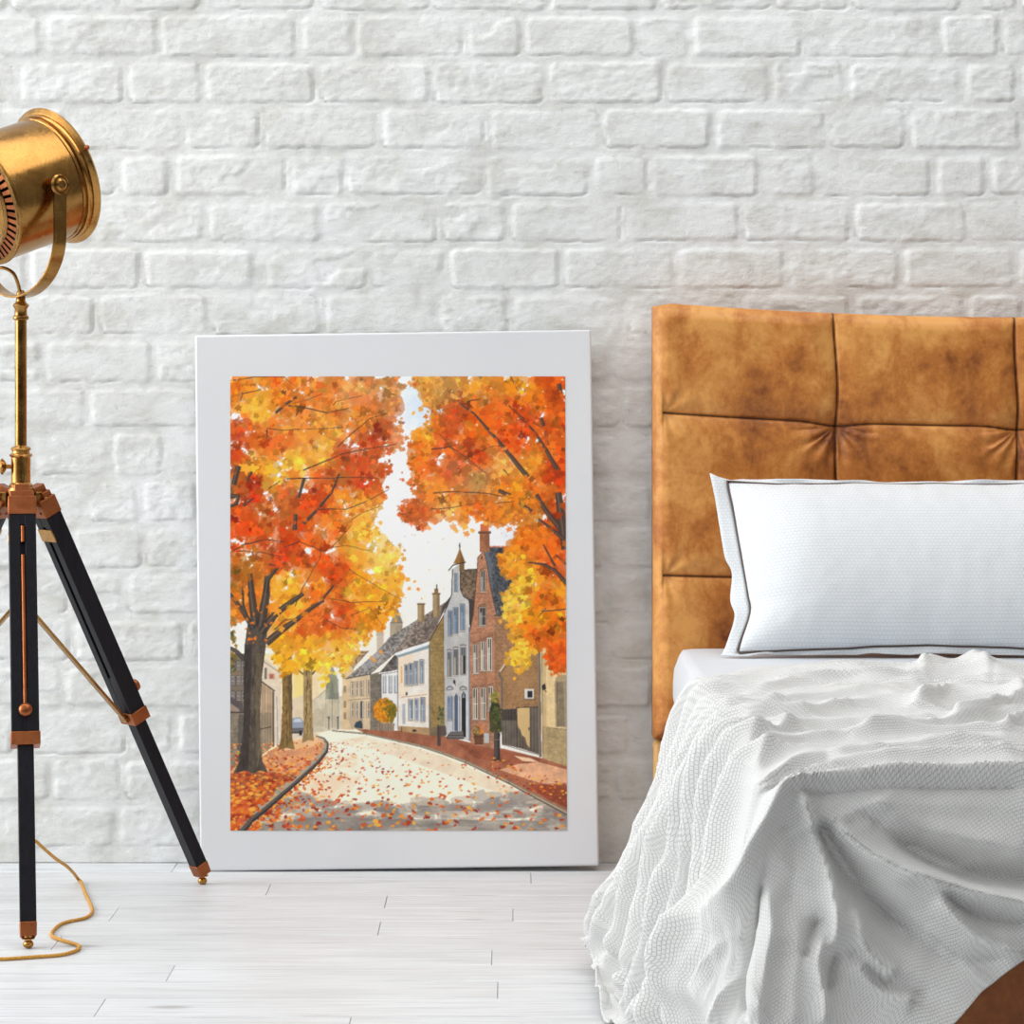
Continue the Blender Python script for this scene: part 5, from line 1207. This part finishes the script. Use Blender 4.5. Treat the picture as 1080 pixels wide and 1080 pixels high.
    fold([(900, 1012), (915, 1035), (935, 1050), (965, 1058)], 0.0189, 6, 10, lift=False)
    fold([(884, 1005), (878, 1025), (874, 1045)], -0.0189, 6, 6, lift=False)
    fold([(955, 985), (990, 1005), (1020, 1012), (1060, 1010)], -0.0108, 9, 9, lift=False)
    # small crumples everywhere, more on the hanging parts
    hang = sstep(.02, .2, drop)
    disp += (nn(aa*13+bb*5, bb*15)*.007+n2(aa*31, bb*27+aa*9)*.0035)*(.35+.65*hang)
    disp += n3(aa*70, bb*62)*.0010
    # sharp little creases: along the folds on top, down the side, and slanting across the foot
    rid = lambda n: (1-np.minimum(np.abs(n)*5, 1))**1.6
    topw = (1-hang)*sstep(-.02, .05, aa)
    disp += rid(nn(aa*2.6+7, bb*15+np.sin(aa*4)*.8))*.0075*topw+rid(n2(aa*5, bb*24+3))*.004*topw
    sidew = hang*(bb < .02)
    disp += rid(n2(bb*13+s*2.5, s*2.6+2))*.011*sidew+rid(n3(bb*22-s*5, s*6))*.005*sidew
    frw = hang*sstep(.02, .08, bb)
    disp += rid(n3(aa*7-bb*5, bb*4+aa*3))*.009*frw+rid(nn(aa*13-bb*14+4, bb*7))*.0045*frw
    # never below the mattress, never through the floor or the rails
    lowest = np.where(drop < .02, -.013, -np.maximum(out-.014, .004))
    disp = np.maximum(disp, lowest)
    Q = P+N*disp[..., None]
    Q[..., 2] = np.maximum(Q[..., 2], .006+.004*(1+np.sin(aa*60)*np.sin(bb*50)))
    ny, nx = x.shape
    fc = grid_faces(ny, nx)[:, ::-1]
    # make the front of the faces look outwards
    def along(ax, start):
        d = np.linalg.norm(np.diff(Q, axis=ax), axis=-1); k = np.concatenate([np.zeros_like(np.take(d, [0], ax)), np.cumsum(d, ax)], ax)
        return k-np.take(k, [start], ax)
    ds = disp.copy()
    for _ in range(9):
        ds[1:-1] = (ds[:-2]+ds[1:-1]*2+ds[2:])/4; ds[:, 1:-1] = (ds[:, :-2]+ds[:, 1:-1]*2+ds[:, 2:])/4
    Q0, Q = Q, P+N*ds[..., None]
    uvA = np.stack([along(1, int(np.argmin(np.abs(a-.3)))), along(0, int(ny*.7))], -1)
    Q = Q0
    # true arc lengths along the hanging side keep the weave square
    uv = uvA.reshape(-1, 2)[fc.ravel()]
    mat = weave('grey_white_blanket_weave', rgb(216, 216, 214), rgb(110, 111, 118), .0058, rough=.9, dark=.6, bstr=.55, bd=.0018)
    V = Q.reshape(-1, 3)-np.array(root_loc_)
    o = mesh_obj('blanket', V, fc, mat, None, uvs=uv)
    o.location = root_loc_
    o['label'] = 'rumpled pale grey woven blanket draped over the bed and down to the floor'; o['category'] = 'blanket'
    s = o.modifiers.new('thickness', 'SOLIDIFY'); s.thickness = .003; s.offset = -1
build_blanket()
# ------------------------------------------------------------------ daylight and camera
def build_light():
    w = bpy.data.worlds.new('room_daylight'); SC.world = w; w.use_nodes = True; t = w.node_tree; t.nodes.clear()
    out = t.nodes.new('ShaderNodeOutputWorld'); bg = t.nodes.new('ShaderNodeBackground'); t.links.new(bg.outputs[0], out.inputs[0])
    tc = t.nodes.new('ShaderNodeTexCoord')
    def dot(v):
        n = t.nodes.new('ShaderNodeVectorMath'); n.operation = 'DOT_PRODUCT'; t.links.new(tc.outputs['Generated'], n.inputs[0]); n.inputs[1].default_value = Vector(v).normalized(); return n.outputs['Value']
    def rng(s, a, b, c, d):
        n = t.nodes.new('ShaderNodeMapRange'); n.interpolation_type = 'SMOOTHSTEP'; t.links.new(s, n.inputs[0])
        for i, v in enumerate((a, b, c, d)): n.inputs[1+i].default_value = v
        return n.outputs[0]
    def add(a, b):
        n = t.nodes.new('ShaderNodeMath'); n.operation = 'ADD'; t.links.new(a, n.inputs[0]); t.links.new(b, n.inputs[1]); return n.outputs[0]
    s = rng(dot((0, 0, 1)), -.2, 1., AMB, AMB_TOP)                     # soft room light, brighter overhead
    s = add(s, rng(dot((-.9, -.35, .35)), .55, .95, 0, WIN))           # bright windows on the left
    s = add(s, rng(dot((.15, -.75, .75)), .80, .96, 0, HIGH))          # high light behind the viewer
    band = t.nodes.new('ShaderNodeMath'); band.operation = 'MULTIPLY'            # the dim far end of the room, behind the viewer
    t.links.new(rng(dot((0, -1, 0)), .45, .85, 0, .8), band.inputs[0]); t.links.new(rng(dot((.1, -.55, .8)), .55, .85, 1, 0), band.inputs[1])
    inv = t.nodes.new('ShaderNodeMath'); inv.operation = 'SUBTRACT'; inv.inputs[0].default_value = 1.; t.links.new(band.outputs[0], inv.inputs[1])
    mu = t.nodes.new('ShaderNodeMath'); mu.operation = 'MULTIPLY'; t.links.new(s, mu.inputs[0]); t.links.new(inv.outputs[0], mu.inputs[1]); s = mu.outputs[0]
    cr = t.nodes.new('ShaderNodeValToRGB'); t.links.new(rng(dot((-1, 0, .3)), -.6, .9, 0, 1), cr.inputs[0])
    cr.color_ramp.elements[0].color = (1.0, .975, .945, 1); cr.color_ramp.elements[1].color = (.965, .985, 1.0, 1)
    t.links.new(cr.outputs[0], bg.inputs['Color']); t.links.new(s, bg.inputs['Strength'])
    def area(name, loc, target, sx, sy, power, col):
        l = bpy.data.lights.new(name, 'AREA'); l.shape = 'RECTANGLE'; l.size = sx; l.size_y = sy; l.energy = power; l.color = col
        o = bpy.data.objects.new(name, l); o.location = loc; o.rotation_euler = (Vector(target)-Vector(loc)).to_track_quat('-Z', 'Y').to_euler(); COL.objects.link(o)
    area('window_light', (-4.2, -1.15, 1.75), (0, -.6, .9), 2.0, 2.0, WINP, (.97, .985, 1.0))
    area('overhead_fill', (-.2, -.95, 4.0), (0, -.5, 0), 5.0, 1.4, FILLP, (1.0, .985, .96))  # unseen strip added overhead to brighten the wall evenly
    cam = bpy.data.cameras.new('camera'); cam.sensor_fit = 'HORIZONTAL'; cam.sensor_width = 36; cam.lens = 36*F/1080; cam.shift_y = -(540-CY)/1080
    cam.clip_start = .05; cam.clip_end = 100
    c = bpy.data.objects.new('camera', cam); c.location = (0, -D0, H); c.rotation_euler = (math.radians(90), 0, 0); COL.objects.link(c); SC.camera = c
    vs = SC.view_settings; vs.view_transform = 'Standard'; vs.look = 'None'; vs.exposure = .2; vs.gamma = 1
    try: vs.use_curve_mapping = False
    except Exception: pass
AMB, AMB_TOP, WIN, HIGH, WINP, FILLP = .155, .44, 1.4, .18, 92, 62
build_light()
